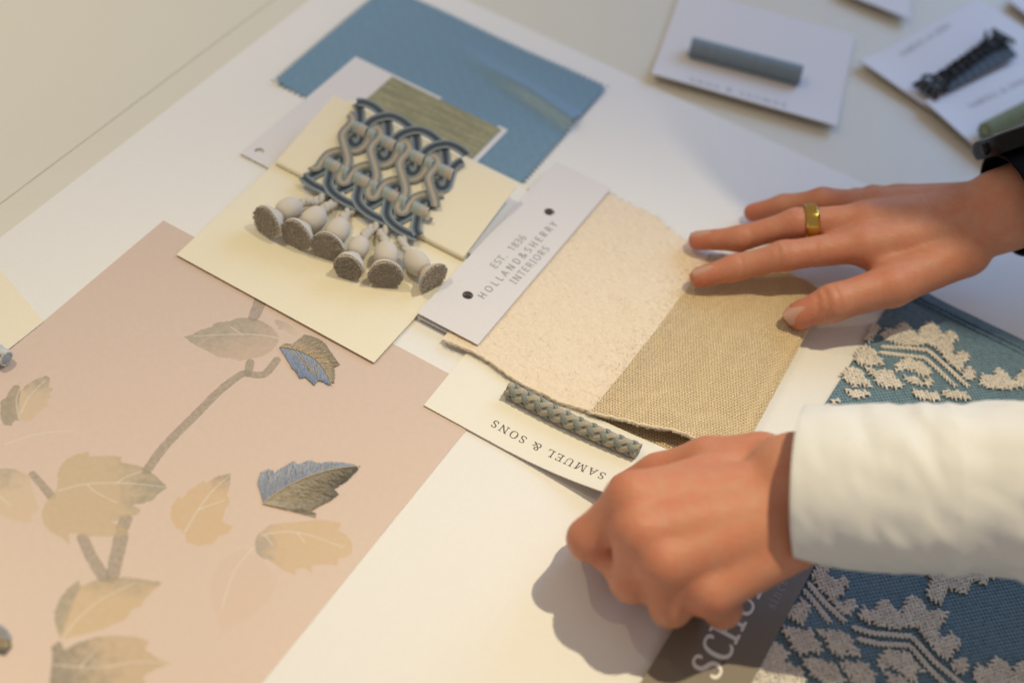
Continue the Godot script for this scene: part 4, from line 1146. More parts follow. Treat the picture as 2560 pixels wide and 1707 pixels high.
func flared_braid() -> void:
	var o := thing("flared_braid", "black and grey braid trim with flared ends on a white card", "braid trim", Vector3(0.1313, 0.0060, -0.4191))
	var a := Vector3(0.1195, 0.0100, -0.3751); var b := Vector3(0.1405, 0.0100, -0.4592)
	var d := (b - a).normalized(); var side := d.cross(Vector3.UP).normalized()
	var L := a.distance_to(b)
	var dark := Color(0.018, 0.017, 0.02); var grey := Color(0.09, 0.11, 0.125)
	var mb := MB.new()
	for k in 5:
		var path := PackedVector3Array()
		for i in 31:
			var t := i / 30.0
			var flare := 1.0 + 1.6 * pow(absf(2.0 * t - 1.0), 6.0)
			path.push_back(a + d * L * t + side * ((k - 2) * 0.0019 * flare) + Vector3(0, 0.0016 * sin(t * 40.0 + k * PI) , 0))
		tube(mb, path, 0.0013, 0.0013, 6, dark if k % 2 == 0 else grey)
	part("plait", mb.mesh(), M.yarn, o)
	var mk := MB.new()
	for i in 9:
		var c := a + d * L * (0.1 + 0.1 * i)
		tube(mk, spline(PackedVector3Array([c - side * 0.0055, c + Vector3(0, 0.0035, 0) + d * 0.002, c + side * 0.0055 + d * 0.004]), 6), 0.0012, 0.0012, 6, dark)
	part("cross_cord", mk.mesh(), M.yarn, o)
	var mf := MB.new()
	var fl := [Vector3(0.1281, 0.0085, -0.3716), Vector3(0.1586, 0.0085, -0.4540), Vector3(0.1442, 0.0085, -0.4669), Vector3(0.1232, 0.0085, -0.3841)]
	sheet(mf, func(u: float, v: float) -> Vector3:
		return (fl[0] as Vector3).lerp(fl[1], u).lerp((fl[3] as Vector3).lerp(fl[2], u), v) + Vector3(0, 0.0006 * sin(u * 60.0), 0), 40, 2, 0.001)
	part("tape", mf.mesh(), mat(lin(0.075, 0.10, 0.12), 0.8), o)
	for e in [[a, -1.0], [b, 1.0]]:
		var me := MB.new()
		var p: Vector3 = e[0]
		for k in 7:
			var w := (k - 3) * 0.0021
			tube(me, spline(PackedVector3Array([p + side * w * 0.5, p + d * float(e[1]) * 0.006 + side * w + Vector3(0, 0.002, 0), p + d * float(e[1]) * 0.011 + side * w * 1.5 + Vector3(0, -0.002, 0)]), 5), 0.0015, 0.0013, 6, dark if k % 2 == 0 else grey)
		part("flared_end", me.mesh(), M.yarn, o)

# ---------------------------------------------------------------- embroidered blue swatch with its dark tag
func embroidered_swatch() -> void:
	var o := thing("embroidered_swatch", "blue woven swatch embroidered with raised pale motifs", "fabric swatch", Vector3(0.24, 0.0014, -0.02))
	var rip := noise(16.0, 91, 2)
	var q := PackedVector2Array([Vector2(0.1665, -0.1835), Vector2(0.3400, -0.1790), Vector2(0.3400, 0.2100), Vector2(0.1525, 0.2100)])
	var warp := func(p: Vector2) -> float: return 0.0007 * (1.0 + rip.get_noise_2d(p.x, p.y))
	part("ground_cloth", card_mesh(q, 0.0022, 0.0008, warp, 60, 120), M.denim, o)
	# raw hem beyond the first row of stitches
	var hem := MB.new()
	for r in 2:
		var path := PackedVector3Array()
		for i in 41: path.push_back(Vector3(lerpf(0.168, 0.339, i / 40.0), 0.0032 + 0.0003 * (i % 2), -0.1755 + 0.0045 * i / 40.0 + r * 0.004))
		tube(hem, path, 0.0004, 0.0004, 5, Color(0.035, 0.085, 0.15))
	part("hem_stitch", hem.mesh(), M.yarn, o)
	var far := [
		PackedVector2Array([Vector2(0.1710, -0.1313), Vector2(0.1711, -0.1378), Vector2(0.1741, -0.1392), Vector2(0.1761, -0.1370), Vector2(0.1771, -0.1442), Vector2(0.1780, -0.1486), Vector2(0.1825, -0.1474), Vector2(0.1867, -0.1441), Vector2(0.1891, -0.1440), Vector2(0.1892, -0.1525), Vector2(0.1900, -0.1588), Vector2(0.1931, -0.1602), Vector2(0.1963, -0.1579), Vector2(0.1994, -0.1537), Vector2(0.2030, -0.1536), Vector2(0.2029, -0.1592), Vector2(0.2072, -0.1606), Vector2(0.2089, -0.1572), Vector2(0.2075, -0.1506), Vector2(0.2094, -0.1465), Vector2(0.2092, -0.1436), Vector2(0.2129, -0.1428), Vector2(0.2139, -0.1490), Vector2(0.2183, -0.1478), Vector2(0.2195, -0.1441), Vector2(0.2176, -0.1391), Vector2(0.2183, -0.1334), Vector2(0.2134, -0.1342), Vector2(0.2075, -0.1379), Vector2(0.2016, -0.1416), Vector2(0.1979, -0.1424), Vector2(0.1936, -0.1410), Vector2(0.1897, -0.1353), Vector2(0.1822, -0.1314), Vector2(0.1758, -0.1294)]),
		PackedVector2Array([Vector2(0.1629, -0.1307), Vector2(0.1634, -0.1375), Vector2(0.1675, -0.1360), Vector2(0.1678, -0.1288), Vector2(0.1652, -0.1260)]), PackedVector2Array([Vector2(0.1625, -0.1238), Vector2(0.1662, -0.1258), Vector2(0.1681, -0.1222), Vector2(0.1647, -0.1210)]),
		PackedVector2Array([Vector2(0.1633, -0.1090), Vector2(0.1658, -0.1163), Vector2(0.1700, -0.1177), Vector2(0.1735, -0.1131), Vector2(0.1782, -0.1131), Vector2(0.1790, -0.1092), Vector2(0.1760, -0.1078), Vector2(0.1737, -0.1044), Vector2(0.1687, -0.1024), Vector2(0.1656, -0.1027)]),
		PackedVector2Array([Vector2(0.1717, -0.1003), Vector2(0.1756, -0.1023), Vector2(0.1798, -0.1037), Vector2(0.1823, -0.1064), Vector2(0.1855, -0.1071), Vector2(0.1890, -0.1036), Vector2(0.1941, -0.1022), Vector2(0.1939, -0.0995), Vector2(0.1901, -0.0974), Vector2(0.1878, -0.0940), Vector2(0.1846, -0.0934), Vector2(0.1812, -0.0934), Vector2(0.1790, -0.0978)]),
		PackedVector2Array([Vector2(0.1631, -0.0894), Vector2(0.1633, -0.0948), Vector2(0.1670, -0.0976), Vector2(0.1709, -0.0962), Vector2(0.1745, -0.0928), Vector2(0.1785, -0.0914), Vector2(0.1788, -0.0890), Vector2(0.1747, -0.0877), Vector2(0.1716, -0.0837), Vector2(0.1686, -0.0840), Vector2(0.1646, -0.0853)]),
		PackedVector2Array([Vector2(0.1867, -0.1186), Vector2(0.1887, -0.1228), Vector2(0.1936, -0.1238), Vector2(0.1983, -0.1255), Vector2(0.2018, -0.1237), Vector2(0.2048, -0.1198), Vector2(0.2037, -0.1163), Vector2(0.2002, -0.1146), Vector2(0.1960, -0.1167), Vector2(0.1916, -0.1143), Vector2(0.1873, -0.1084), Vector2(0.1863, -0.1130)]),
		PackedVector2Array([Vector2(0.1924, -0.1087), Vector2(0.1957, -0.1094), Vector2(0.1975, -0.1125), Vector2(0.2003, -0.1111), Vector2(0.2035, -0.1100), Vector2(0.2030, -0.1080), Vector2(0.1982, -0.1070), Vector2(0.1943, -0.1067)]), PackedVector2Array([Vector2(0.2030, -0.1149), Vector2(0.2069, -0.1169), Vector2(0.2076, -0.1114), Vector2(0.2056, -0.1090)]),
		PackedVector2Array([Vector2(0.2199, -0.1319), Vector2(0.2213, -0.1383), Vector2(0.2255, -0.1379), Vector2(0.2264, -0.1332), Vector2(0.2252, -0.1297), Vector2(0.2217, -0.1298)]),
		PackedVector2Array([Vector2(0.2300, -0.1325), Vector2(0.2306, -0.1399), Vector2(0.2336, -0.1395), Vector2(0.2366, -0.1409), Vector2(0.2361, -0.1485), Vector2(0.2409, -0.1477), Vector2(0.2446, -0.1451), Vector2(0.2478, -0.1457), Vector2(0.2487, -0.1526), Vector2(0.2508, -0.1595), Vector2(0.2563, -0.1521), Vector2(0.2534, -0.1446), Vector2(0.2467, -0.1379), Vector2(0.2372, -0.1316), Vector2(0.2319, -0.1303)]),
		PackedVector2Array([Vector2(0.1997, -0.1011), Vector2(0.2037, -0.1042), Vector2(0.2090, -0.1055), Vector2(0.2124, -0.1089), Vector2(0.2154, -0.1068), Vector2(0.2124, -0.1021), Vector2(0.2072, -0.0990), Vector2(0.2026, -0.0991)]), PackedVector2Array([Vector2(0.2145, -0.1113), Vector2(0.2195, -0.1151), Vector2(0.2255, -0.1178), Vector2(0.2291, -0.1170), Vector2(0.2238, -0.1105), Vector2(0.2174, -0.1092)]),
		PackedVector2Array([Vector2(0.1679, -0.0783), Vector2(0.1721, -0.0807), Vector2(0.1769, -0.0833), Vector2(0.1809, -0.0846), Vector2(0.1774, -0.0787), Vector2(0.1743, -0.0763), Vector2(0.1713, -0.0767)]), PackedVector2Array([Vector2(0.1644, -0.0665), Vector2(0.1671, -0.0697), Vector2(0.1691, -0.0683), Vector2(0.1660, -0.0639)]), PackedVector2Array([Vector2(0.1618, -0.0570), Vector2(0.1638, -0.0622), Vector2(0.1657, -0.0608), Vector2(0.1638, -0.0535)]),
		PackedVector2Array([Vector2(0.1979, 0.0344), Vector2(0.2044, 0.0298), Vector2(0.2048, 0.0332), Vector2(0.2034, 0.0391), Vector2(0.2042, 0.0433), Vector2(0.2099, 0.0441), Vector2(0.2117, 0.0392), Vector2(0.2152, 0.0410), Vector2(0.2142, 0.0458), Vector2(0.2139, 0.0496), Vector2(0.2121, 0.0544), Vector2(0.2167, 0.0547), Vector2(0.2185, 0.0499), Vector2(0.2219, 0.0493), Vector2(0.2227, 0.0528), Vector2(0.2216, 0.0582), Vector2(0.2181, 0.0583), Vector2(0.2142, 0.0576), Vector2(0.2092, 0.0540), Vector2(0.2039, 0.0519), Vector2(0.1984, 0.0474), Vector2(0.1976, 0.0407)]),
		PackedVector2Array([Vector2(0.1959, 0.0749), Vector2(0.1969, 0.0685), Vector2(0.1993, 0.0633), Vector2(0.2039, 0.0659), Vector2(0.2036, 0.0718), Vector2(0.2037, 0.0764), Vector2(0.1994, 0.0770)]),
		PackedVector2Array([Vector2(0.2259, 0.0552), Vector2(0.2265, 0.0496), Vector2(0.2295, 0.0504), Vector2(0.2320, 0.0498), Vector2(0.2317, 0.0442), Vector2(0.2338, 0.0399), Vector2(0.2385, 0.0406), Vector2(0.2434, 0.0442), Vector2(0.2442, 0.0390), Vector2(0.2437, 0.0323), Vector2(0.2452, 0.0289), Vector2(0.2502, 0.0302), Vector2(0.2546, 0.0353), Vector2(0.2573, 0.0299), Vector2(0.2622, 0.0288), Vector2(0.2631, 0.0340), Vector2(0.2607, 0.0403), Vector2(0.2654, 0.0439), Vector2(0.2681, 0.0386), Vector2(0.2729, 0.0398), Vector2(0.2733, 0.0440), Vector2(0.2716, 0.0496), Vector2(0.2721, 0.0538), Vector2(0.2667, 0.0531), Vector2(0.2603, 0.0496), Vector2(0.2542, 0.0448), Vector2(0.2493, 0.0459), Vector2(0.2442, 0.0517), Vector2(0.2364, 0.0548), Vector2(0.2297, 0.0560)]),
		PackedVector2Array([Vector2(0.1967, 0.0834), Vector2(0.2006, 0.0819), Vector2(0.2058, 0.0794), Vector2(0.2091, 0.0765), Vector2(0.2124, 0.0804), Vector2(0.2179, 0.0833), Vector2(0.2172, 0.0859), Vector2(0.2134, 0.0875), Vector2(0.2114, 0.0911), Vector2(0.2072, 0.0917), Vector2(0.2034, 0.0889)]),
		PackedVector2Array([Vector2(0.2117, 0.0753), Vector2(0.2166, 0.0730), Vector2(0.2215, 0.0696), Vector2(0.2257, 0.0690), Vector2(0.2281, 0.0729), Vector2(0.2339, 0.0745), Vector2(0.2332, 0.0772), Vector2(0.2283, 0.0783), Vector2(0.2266, 0.0828), Vector2(0.2218, 0.0817), Vector2(0.2183, 0.0774)]),
		PackedVector2Array([Vector2(0.2121, 0.0950), Vector2(0.2158, 0.0913), Vector2(0.2213, 0.0897), Vector2(0.2258, 0.0877), Vector2(0.2281, 0.0915), Vector2(0.2332, 0.0934), Vector2(0.2270, 0.0998), Vector2(0.2209, 0.0997)]), PackedVector2Array([Vector2(0.2276, 0.0854), Vector2(0.2331, 0.0816), Vector2(0.2393, 0.0795), Vector2(0.2437, 0.0820), Vector2(0.2448, 0.0876), Vector2(0.2380, 0.0923), Vector2(0.2323, 0.0887)]),
		PackedVector2Array([Vector2(0.2425, 0.0741), Vector2(0.2441, 0.0686), Vector2(0.2424, 0.0664), Vector2(0.2487, 0.0643), Vector2(0.2529, 0.0614), Vector2(0.2572, 0.0639), Vector2(0.2626, 0.0669), Vector2(0.2587, 0.0706), Vector2(0.2624, 0.0741), Vector2(0.2585, 0.0751), Vector2(0.2532, 0.0722), Vector2(0.2473, 0.0729), Vector2(0.2462, 0.0770)]), PackedVector2Array([Vector2(0.2472, 0.0774), Vector2(0.2509, 0.0781), Vector2(0.2551, 0.0752), Vector2(0.2601, 0.0772), Vector2(0.2517, 0.0829)]),
		PackedVector2Array([Vector2(0.2737, 0.0560), Vector2(0.2758, 0.0490), Vector2(0.2802, 0.0493), Vector2(0.2809, 0.0543), Vector2(0.2787, 0.0580)]), PackedVector2Array([Vector2(0.2843, 0.0542), Vector2(0.2855, 0.0468), Vector2(0.2892, 0.0476), Vector2(0.2908, 0.0387), Vector2(0.2962, 0.0394), Vector2(0.3012, 0.0416), Vector2(0.3024, 0.0341), Vector2(0.3072, 0.0297), Vector2(0.3123, 0.0416), Vector2(0.2881, 0.0581)]),
		PackedVector2Array([Vector2(0.2429, 0.0088), Vector2(0.2504, 0.0010), Vector2(0.2609, -0.0064), Vector2(0.2705, -0.0107), Vector2(0.2781, -0.0098), Vector2(0.2730, 0.0005), Vector2(0.2670, 0.0016), Vector2(0.2669, 0.0126), Vector2(0.2615, 0.0127), Vector2(0.2583, 0.0138), Vector2(0.2582, 0.0246), Vector2(0.2518, 0.0243), Vector2(0.2498, 0.0210), Vector2(0.2500, 0.0136)]),
		PackedVector2Array([Vector2(0.1959, 0.1210), Vector2(0.1954, 0.1118), Vector2(0.1959, 0.1028), Vector2(0.1955, 0.0932), Vector2(0.1993, 0.0939), Vector2(0.2052, 0.0953), Vector2(0.2035, 0.0998), Vector2(0.1997, 0.1034), Vector2(0.2055, 0.1005), Vector2(0.2124, 0.1001), Vector2(0.2175, 0.1063)])]
	var thread := Color(1.0, 0.97, 0.93)
	for drawn in far:
		var grown := Geometry2D.offset_polygon(drawn, 0.0003)
		var poly: PackedVector2Array = grown[0] if not grown.is_empty() else drawn
		var mb := MB.new()
		var lo := Vector2.INF; var hi := -Vector2.INF
		for p in poly: lo = lo.min(p); hi = hi.max(p)
		var step := 0.0023
		var row := 0
		var z := lo.y
		while z < hi.y:
			var x := lo.x + (step * 0.5 if row % 2 else 0.0)
			while x < hi.x:
				var p := Vector2(x, z) + Vector2(rng.randfn(0, 0.00012), rng.randfn(0, 0.00012))
				if Geometry2D.is_point_in_polygon(p, poly):
					var an := (0.72 if row % 2 else -0.72) + rng.randfn(0, 0.12)
					var d := Vector3(cos(an), 0, sin(an)) * rng.randf_range(0.0014, 0.0018)
					var c := Vector3(p.x, 0.0031 + rng.randf() * 0.0003, p.y)
					tube(mb, PackedVector3Array([c - d, c - d * 0.55 + Vector3(0, 0.0009, 0), c + d * 0.55 + Vector3(0, 0.0009, 0), c + d]), 0.00070, 0.00066, 6, thread * rng.randf_range(0.78, 1.05))
				x += step
			z += step * 0.62; row += 1
		part("embroidered_motif", mb.mesh(), M.stitch, o)
	for line in [PackedVector2Array([Vector2(0.1737, -0.1223), Vector2(0.1850, -0.1300), Vector2(0.1973, -0.1370), Vector2(0.2094, -0.1321), Vector2(0.2217, -0.1262), Vector2(0.2263, -0.1244)]), PackedVector2Array([Vector2(0.1743, -0.1173), Vector2(0.1855, -0.1235), Vector2(0.1979, -0.1301), Vector2(0.2066, -0.1264), Vector2(0.2150, -0.1221), Vector2(0.2203, -0.1199)]), PackedVector2Array([Vector2(0.1974, 0.0576), Vector2(0.2061, 0.0621), Vector2(0.2154, 0.0676)]), PackedVector2Array([Vector2(0.1977, 0.0526), Vector2(0.2092, 0.0587), Vector2(0.2216, 0.0628)]),
			PackedVector2Array([Vector2(0.2254, 0.0635), Vector2(0.2344, 0.0613), Vector2(0.2521, 0.0514), Vector2(0.2667, 0.0585), Vector2(0.2818, 0.0624)]), PackedVector2Array([Vector2(0.2299, 0.0683), Vector2(0.2400, 0.0647), Vector2(0.2531, 0.0568), Vector2(0.2638, 0.0628), Vector2(0.2747, 0.0672)])]:
		var mb := MB.new()
		for i in line.size() - 1:
			var a: Vector2 = line[i]; var b: Vector2 = line[i + 1]
			var n := int(a.distance_to(b) / 0.0021)
			for k in n:
				var c2 := a.lerp(b, (k + 0.5) / n)
				var t := (b - a).normalized()
				for e in [-1.0, 1.0]:
					var c := Vector3(c2.x - t.y * 0.00055 * e, 0.0034, c2.y + t.x * 0.00055 * e)
					var d3: Vector3 = Vector3(t.x, 0, t.y) * 0.0013 + Vector3(-t.y, 0, t.x) * 0.0008 * e
					tube(mb, PackedVector3Array([c - d3, c + Vector3(0, 0.0006, 0), c + d3]), 0.00062, 0.0005, 6, thread * rng.randf_range(0.86, 1.05))
		part("embroidered_line", mb.mesh(), M.stitch, o)
	# the tag
	var tq := PackedVector2Array([Vector2(0.1552, 0.0140), Vector2(0.1970, 0.0140), Vector2(0.1955, 0.2000), Vector2(0.1520, 0.2000)])
	var t := flat_card("fabric_tag", "dark taupe paper tag with white serif letters on the blue embroidered swatch", tq, 0.0050, 0.0006, M.tag)
	var dir := (Vector3(0.1703, 0.0050, 0.0645) - Vector3(0.1718, 0.0050, 0.1187)); dir.y = 0; dir = dir.normalized()
	var across := Vector3(-dir.z, 0, dir.x) * -1.0
	var c0 := Vector3(0.1799, 0.0052, 0.1278)
	lettering("lettering", "SCHUMACHER", "Droid Serif", 0.0195, 0, M.ink_white, t, func(x: float, y: float) -> Vector3:
		return Vector3(c0.x, 0.00512, c0.z) + dir * (x + 0.0665) + across * (y + 0.004), 0.3)
	var c1 := Vector3(0.1876, 0.0052, 0.0722)
	lettering("lettering", "since 1889", "Droid Serif", 0.0052, 9, M.ink_dim, t, func(x: float, y: float) -> Vector3:
		return Vector3(c1.x, 0.00512, c1.z) + dir * (x + 0.014) + across * y)
	part("printed_rule", card_mesh(PackedVector2Array([Vector2(0.1801, 0.1240), Vector2(0.1802, 0.1163), Vector2(0.1812, 0.1164), Vector2(0.1810, 0.1242)]), 0.0051, 0.00008), M.ink, t)

# ---------------------------------------------------------------- the person: hands, arms, and the upper body outside the frame
func finger(b: Array, p: Array, r: Array, red := 0.15) -> void:
	for i in p.size() - 1:
		var t0 := red + (0.55 if i == p.size() - 2 else 0.0) * 0.3 + (0.3 if i < 2 else 0.0)
		var t1 := red + (0.6 if i == p.size() - 2 else 0.0)
		b.push_back([p[i], p[i + 1], r[i], r[i + 1], t0, t1])

func person() -> void:
	var o := thing("person", "person in a white shirt, one hand flat on the mohair, the other pinching a card", "person", Vector3(0.46, -0.2, -0.25))
	var base := Color(0.575, 0.30, 0.19); var red := Color(0.54, 0.195, 0.12)
	var body := MB.new()
	# right hand, spread flat on the cloth
	var W := Vector3(0.1959, 0.0580, -0.2051)
	var F := W + Vector3(0.649, 0.300, -0.699) * 0.27
	var b := []
	var im := Vector3(0.1392, 0.0400, -0.1531); var mm := Vector3(0.1337, 0.0440, -0.1694); var rm := Vector3(0.1352, 0.0410, -0.1893); var pm := Vector3(0.1426, 0.0340, -0.2107)
	finger(b, [im, Vector3(0.1030, 0.0310, -0.1247), Vector3(0.0820, 0.0195, -0.1109), Vector3(0.0667, 0.0125, -0.0984)], [0.0100, 0.0082, 0.0072, 0.0060])
	finger(b, [mm, Vector3(0.0994, 0.0360, -0.1498), Vector3(0.0745, 0.0210, -0.1333), Vector3(0.0527, 0.0115, -0.1268)], [0.0098, 0.0080, 0.0070, 0.0058])
	finger(b, [rm, Vector3(0.1046, 0.0340, -0.1803), Vector3(0.0844, 0.0200, -0.1776), Vector3(0.0691, 0.0090, -0.1736)], [0.0095, 0.0075, 0.0066, 0.0056])
	finger(b, [pm, Vector3(0.1277, 0.0290, -0.2106), Vector3(0.1176, 0.0170, -0.2172), Vector3(0.1111, 0.0080, -0.2194)], [0.0085, 0.0064, 0.0056, 0.0050])
	var tm := Vector3(0.1638, 0.0350, -0.1378); var ti := Vector3(0.1402, 0.0270, -0.1122); var tt := Vector3(0.1270, 0.0170, -0.1017); var tc := Vector3(0.1896, 0.0440, -0.1816)
	finger(b, [tc, tm, ti, tt], [0.0150, 0.0118, 0.0100, 0.0082])
	# palm
	var wa := W.lerp(tc, 0.35); var wb := W + Vector3(-0.002, -0.002, -0.012)
	b.push_back([wa, im, 0.0150, 0.0115, 0.05, 0.2]); b.push_back([W, mm, 0.0155, 0.0112, 0.05, 0.2])
	b.push_back([W.lerp(wb, 0.6), rm, 0.0150, 0.0108, 0.05, 0.2]); b.push_back([wb, pm, 0.0140, 0.0100, 0.05, 0.2])
	b.push_back([Vector3(0.1465, 0.0360, -0.1515), Vector3(0.1639, 0.0340, -0.1499), 0.0080, 0.0110, 0.15]); b.push_back([Vector3(0.1523, 0.0360, -0.1695), tc, 0.0110, 0.0140, 0.1])
	var F0 := W.lerp(F, 0.28)
	b.push_back([W + Vector3(0.002, 0.003, -0.003), F0 + Vector3(0, 0.004, 0), 0.0235, 0.0250, 0.05]); b.push_back([W + Vector3(0.004, 0.0, 0.010), F0 + Vector3(0.003, 0, 0.010), 0.0150, 0.0170, 0.05])
	b.push_back([W + Vector3(-0.004, 0.001, -0.010), F0 + Vector3(-0.003, 0, -0.010), 0.0150, 0.0170, 0.05])
	var cr := [[Vector3(0.1329, 0.0365, -0.1099), Vector3(0.1442, 0.0300, -0.0972), 0.0011, 0.0012], [Vector3(0.1358, 0.0370, -0.1137), Vector3(0.1477, 0.0300, -0.1019), 0.0010, 0.0010], [Vector3(0.1304, 0.0350, -0.1068), Vector3(0.1401, 0.0300, -0.0949), 0.0010, 0.0009],
		[Vector3(0.1161, 0.0490, -0.1330), Vector3(0.1226, 0.0420, -0.1251), 0.0010, 0.0007], [Vector3(0.0988, 0.0410, -0.1209), Vector3(0.1057, 0.0340, -0.1133), 0.0012, 0.0007], [Vector3(0.1017, 0.0410, -0.1241), Vector3(0.1087, 0.0340, -0.1165), 0.0012, 0.0006], [Vector3(0.0821, 0.0280, -0.1113), Vector3(0.0890, 0.0220, -0.1045), 0.0012, 0.0005], [Vector3(0.0783, 0.0330, -0.1334), Vector3(0.0840, 0.0260, -0.1288), 0.0012, 0.0005]]
	flesh(body, b, cr, 0.0015, 600.0, base, red)
	# left hand, fingers curled to pinch the bent card
	var LW := Vector3(0.1800, 0.0680, 0.0560); var LF := Vector3(0.450, 0.125, -0.085)
	b = []
	var i0 := Vector3(0.1130, 0.0600, 0.1029); var i1 := Vector3(0.1234, 0.0590, 0.1169); var i2 := Vector3(0.1387, 0.0550, 0.1216); var i3 := Vector3(0.1616, 0.0470, 0.1177)
	finger(b, [i0, Vector3(0.1020, 0.0370, 0.1170), Vector3(0.0985, 0.0190, 0.1020), Vector3(0.1010, 0.0130, 0.0800)], [0.0118, 0.0094, 0.0082, 0.0070])
	finger(b, [i1, Vector3(0.1290, 0.0350, 0.1245), Vector3(0.1200, 0.0180, 0.1090), Vector3(0.1180, 0.0125, 0.0900)], [0.0118, 0.0094, 0.0082, 0.0070])
	finger(b, [i2, Vector3(0.1493, 0.0330, 0.1248), Vector3(0.1410, 0.0170, 0.1090), Vector3(0.1370, 0.0120, 0.0910)], [0.0112, 0.0090, 0.0078, 0.0068])
	finger(b, [i3, Vector3(0.1698, 0.0310, 0.1110), Vector3(0.1600, 0.0155, 0.1000), Vector3(0.1540, 0.0115, 0.0860)], [0.0104, 0.0082, 0.0072, 0.0062])
	var c0 := Vector3(0.1537, 0.0560, 0.0465)
	finger(b, [c0, Vector3(0.1316, 0.0500, 0.0547), Vector3(0.1127, 0.0360, 0.0638), Vector3(0.1007, 0.0250, 0.0724)], [0.0160, 0.0125, 0.0102, 0.0080], 0.35)
	b.push_back([LW, i0, 0.0160, 0.0125, 0.1, 0.35]); b.push_back([LW + Vector3(0.003, 0.001, 0.006), i1, 0.0165, 0.0125, 0.1, 0.35])
	b.push_back([LW + Vector3(0.006, 0.0, 0.010), i2, 0.0160, 0.0120, 0.1, 0.35]); b.push_back([LW + Vector3(0.009, -0.003, 0.014), i3, 0.0150, 0.0112, 0.1, 0.3])
	b.push_back([c0, i0, 0.0140, 0.0110, 0.15]); b.push_back([Vector3(0.1010, 0.0300, 0.1130), Vector3(0.1240, 0.0300, 0.1180), 0.0075, 0.0075, 0.2]); b.push_back([LW, c0, 0.0160, 0.0150, 0.1])
	var LF0 := LW.lerp(LF, 0.22)
	b.push_back([LW + Vector3(-0.006, 0.0, 0.001), LF0, 0.0255, 0.0260, 0.1]); b.push_back([LW + Vector3(0.003, -0.001, 0.011), LF0 + Vector3(0.003, 0, 0.010), 0.0170, 0.0180, 0.1]); b.push_back([LW + Vector3(-0.003, 0.001, -0.010), LF0 + Vector3(-0.003, 0, -0.010), 0.0170, 0.0180, 0.1])
	flesh(body, b, [], 0.0018, 600.0, base, red)
	# upper arms, trunk, neck and head, coarser: all of it lies outside the picture
	var sr := Vector3(0.480, 0.360, -0.600); var sl := Vector3(0.520, 0.345, -0.200); var er := F; var el := LF
	var chest := Vector3(0.480, 0.240, -0.360); var hips := Vector3(0.620, -0.180, -0.360); var head := Vector3(0.180, 0.500, -0.306); var nape := Vector3(0.420, 0.395, -0.365)
	var big := [[F0, er, 0.024, 0.034, 0.0], [LF0, el, 0.026, 0.034, 0.0], [er, sr, 0.036, 0.050, 0.0], [el, sl, 0.036, 0.050, 0.0], [sr, chest, 0.055, 0.085, 0.0], [sl, chest, 0.055, 0.085, 0.0], [chest, hips, 0.11, 0.12, 0.0], [chest + Vector3(0, 0.03, 0), nape, 0.07, 0.05, 0.0], [nape, head, 0.050, 0.055, 0.0],
		[head + Vector3(0.015, 0.02, 0), head + Vector3(-0.015, 0.015, 0), 0.082, 0.078, 0.0], [head + Vector3(-0.02, -0.03, 0), head + Vector3(-0.045, -0.085, 0), 0.062, 0.038, 0.0], [head + Vector3(-0.085, -0.005, 0), head + Vector3(-0.103, -0.035, 0), 0.009, 0.013, 0.1],
		[head + Vector3(-0.083, -0.066, -0.016), head + Vector3(-0.083, -0.066, 0.016), 0.006, 0.006, 0.8], [head + Vector3(0.005, -0.01, -0.078), head + Vector3(0.0, -0.04, -0.076), 0.014, 0.010, 0.2], [head + Vector3(0.005, -0.01, 0.078), head + Vector3(0.0, -0.04, 0.076), 0.014, 0.010, 0.2]]
	flesh(body, big, [[head + Vector3(-0.090, 0.0, -0.032), head + Vector3(-0.090, 0.0, -0.030), 0.014, 0.010], [head + Vector3(-0.090, 0.0, 0.030), head + Vector3(-0.090, 0.0, 0.032), 0.014, 0.010]], 0.010, 90.0, base, red)
	part("body", body.mesh(), M.skin, o)
	for e in [-0.031, 0.031]:
		var eye := MB.new()
		lathe(eye, PackedVector2Array([Vector2(0, -0.011), Vector2(0.008, -0.008), Vector2(0.011, 0), Vector2(0.008, 0.008), Vector2(0, 0.011)]), head + Vector3(-0.074, 0.0, e), Vector3.UP, 16, Color.WHITE)
		part("eye", eye.mesh(), mat(lin(0.6, 0.58, 0.55), 0.2), o)
	# nails that the picture shows
	var nt := (tt - ti).normalized()
	nail("fingernail", tt + nt * 0.0010 + Vector3(-0.20, 0.80, 0.50).normalized() * 0.0086, nt, Vector3(-0.20, 0.80, 0.50), 0.0125, 0.0115, o)
	var d1 := (Vector3(0.0667, 0.0125, -0.0984) - Vector3(0.0820, 0.0195, -0.1109)).normalized()
	nail("fingernail", Vector3(0.0667, 0.0125, -0.0984) + Vector3(0, 0.0071, 0.0) + d1 * 0.0005, d1, Vector3(0, 1, 0), 0.0100, 0.0088, o)
	d1 = (Vector3(0.0527, 0.0115, -0.1268) - Vector3(0.0745, 0.0210, -0.1333)).normalized()
	nail("fingernail", Vector3(0.0527, 0.0115, -0.1268) + Vector3(0, 0.0070, 0.0) + d1 * 0.0005, d1, Vector3(0, 1, 0), 0.0100, 0.0086, o)
	d1 = (Vector3(0.0691, 0.0090, -0.1736) - Vector3(0.0844, 0.0200, -0.1776)).normalized()
	nail("fingernail", Vector3(0.0691, 0.0090, -0.1736) + Vector3(0, 0.0067, 0.0), d1, Vector3(0, 1, 0), 0.0090, 0.0080, o)
	d1 = (Vector3(0.1007, 0.0250, 0.0724) - Vector3(0.1127, 0.0360, 0.0638)).normalized()
	nail("fingernail", Vector3(0.1007, 0.0250, 0.0724) + Vector3(-0.003, 0.0074, 0.001), d1, Vector3(-0.3, 1, 0.1), 0.0115, 0.0105, o)
	# shirt: both sleeves and the trunk
	var shirt := MB.new()
	cuffed(shirt, LW + Vector3(-0.004, 0.003, 0.002), LF, sl, 5)
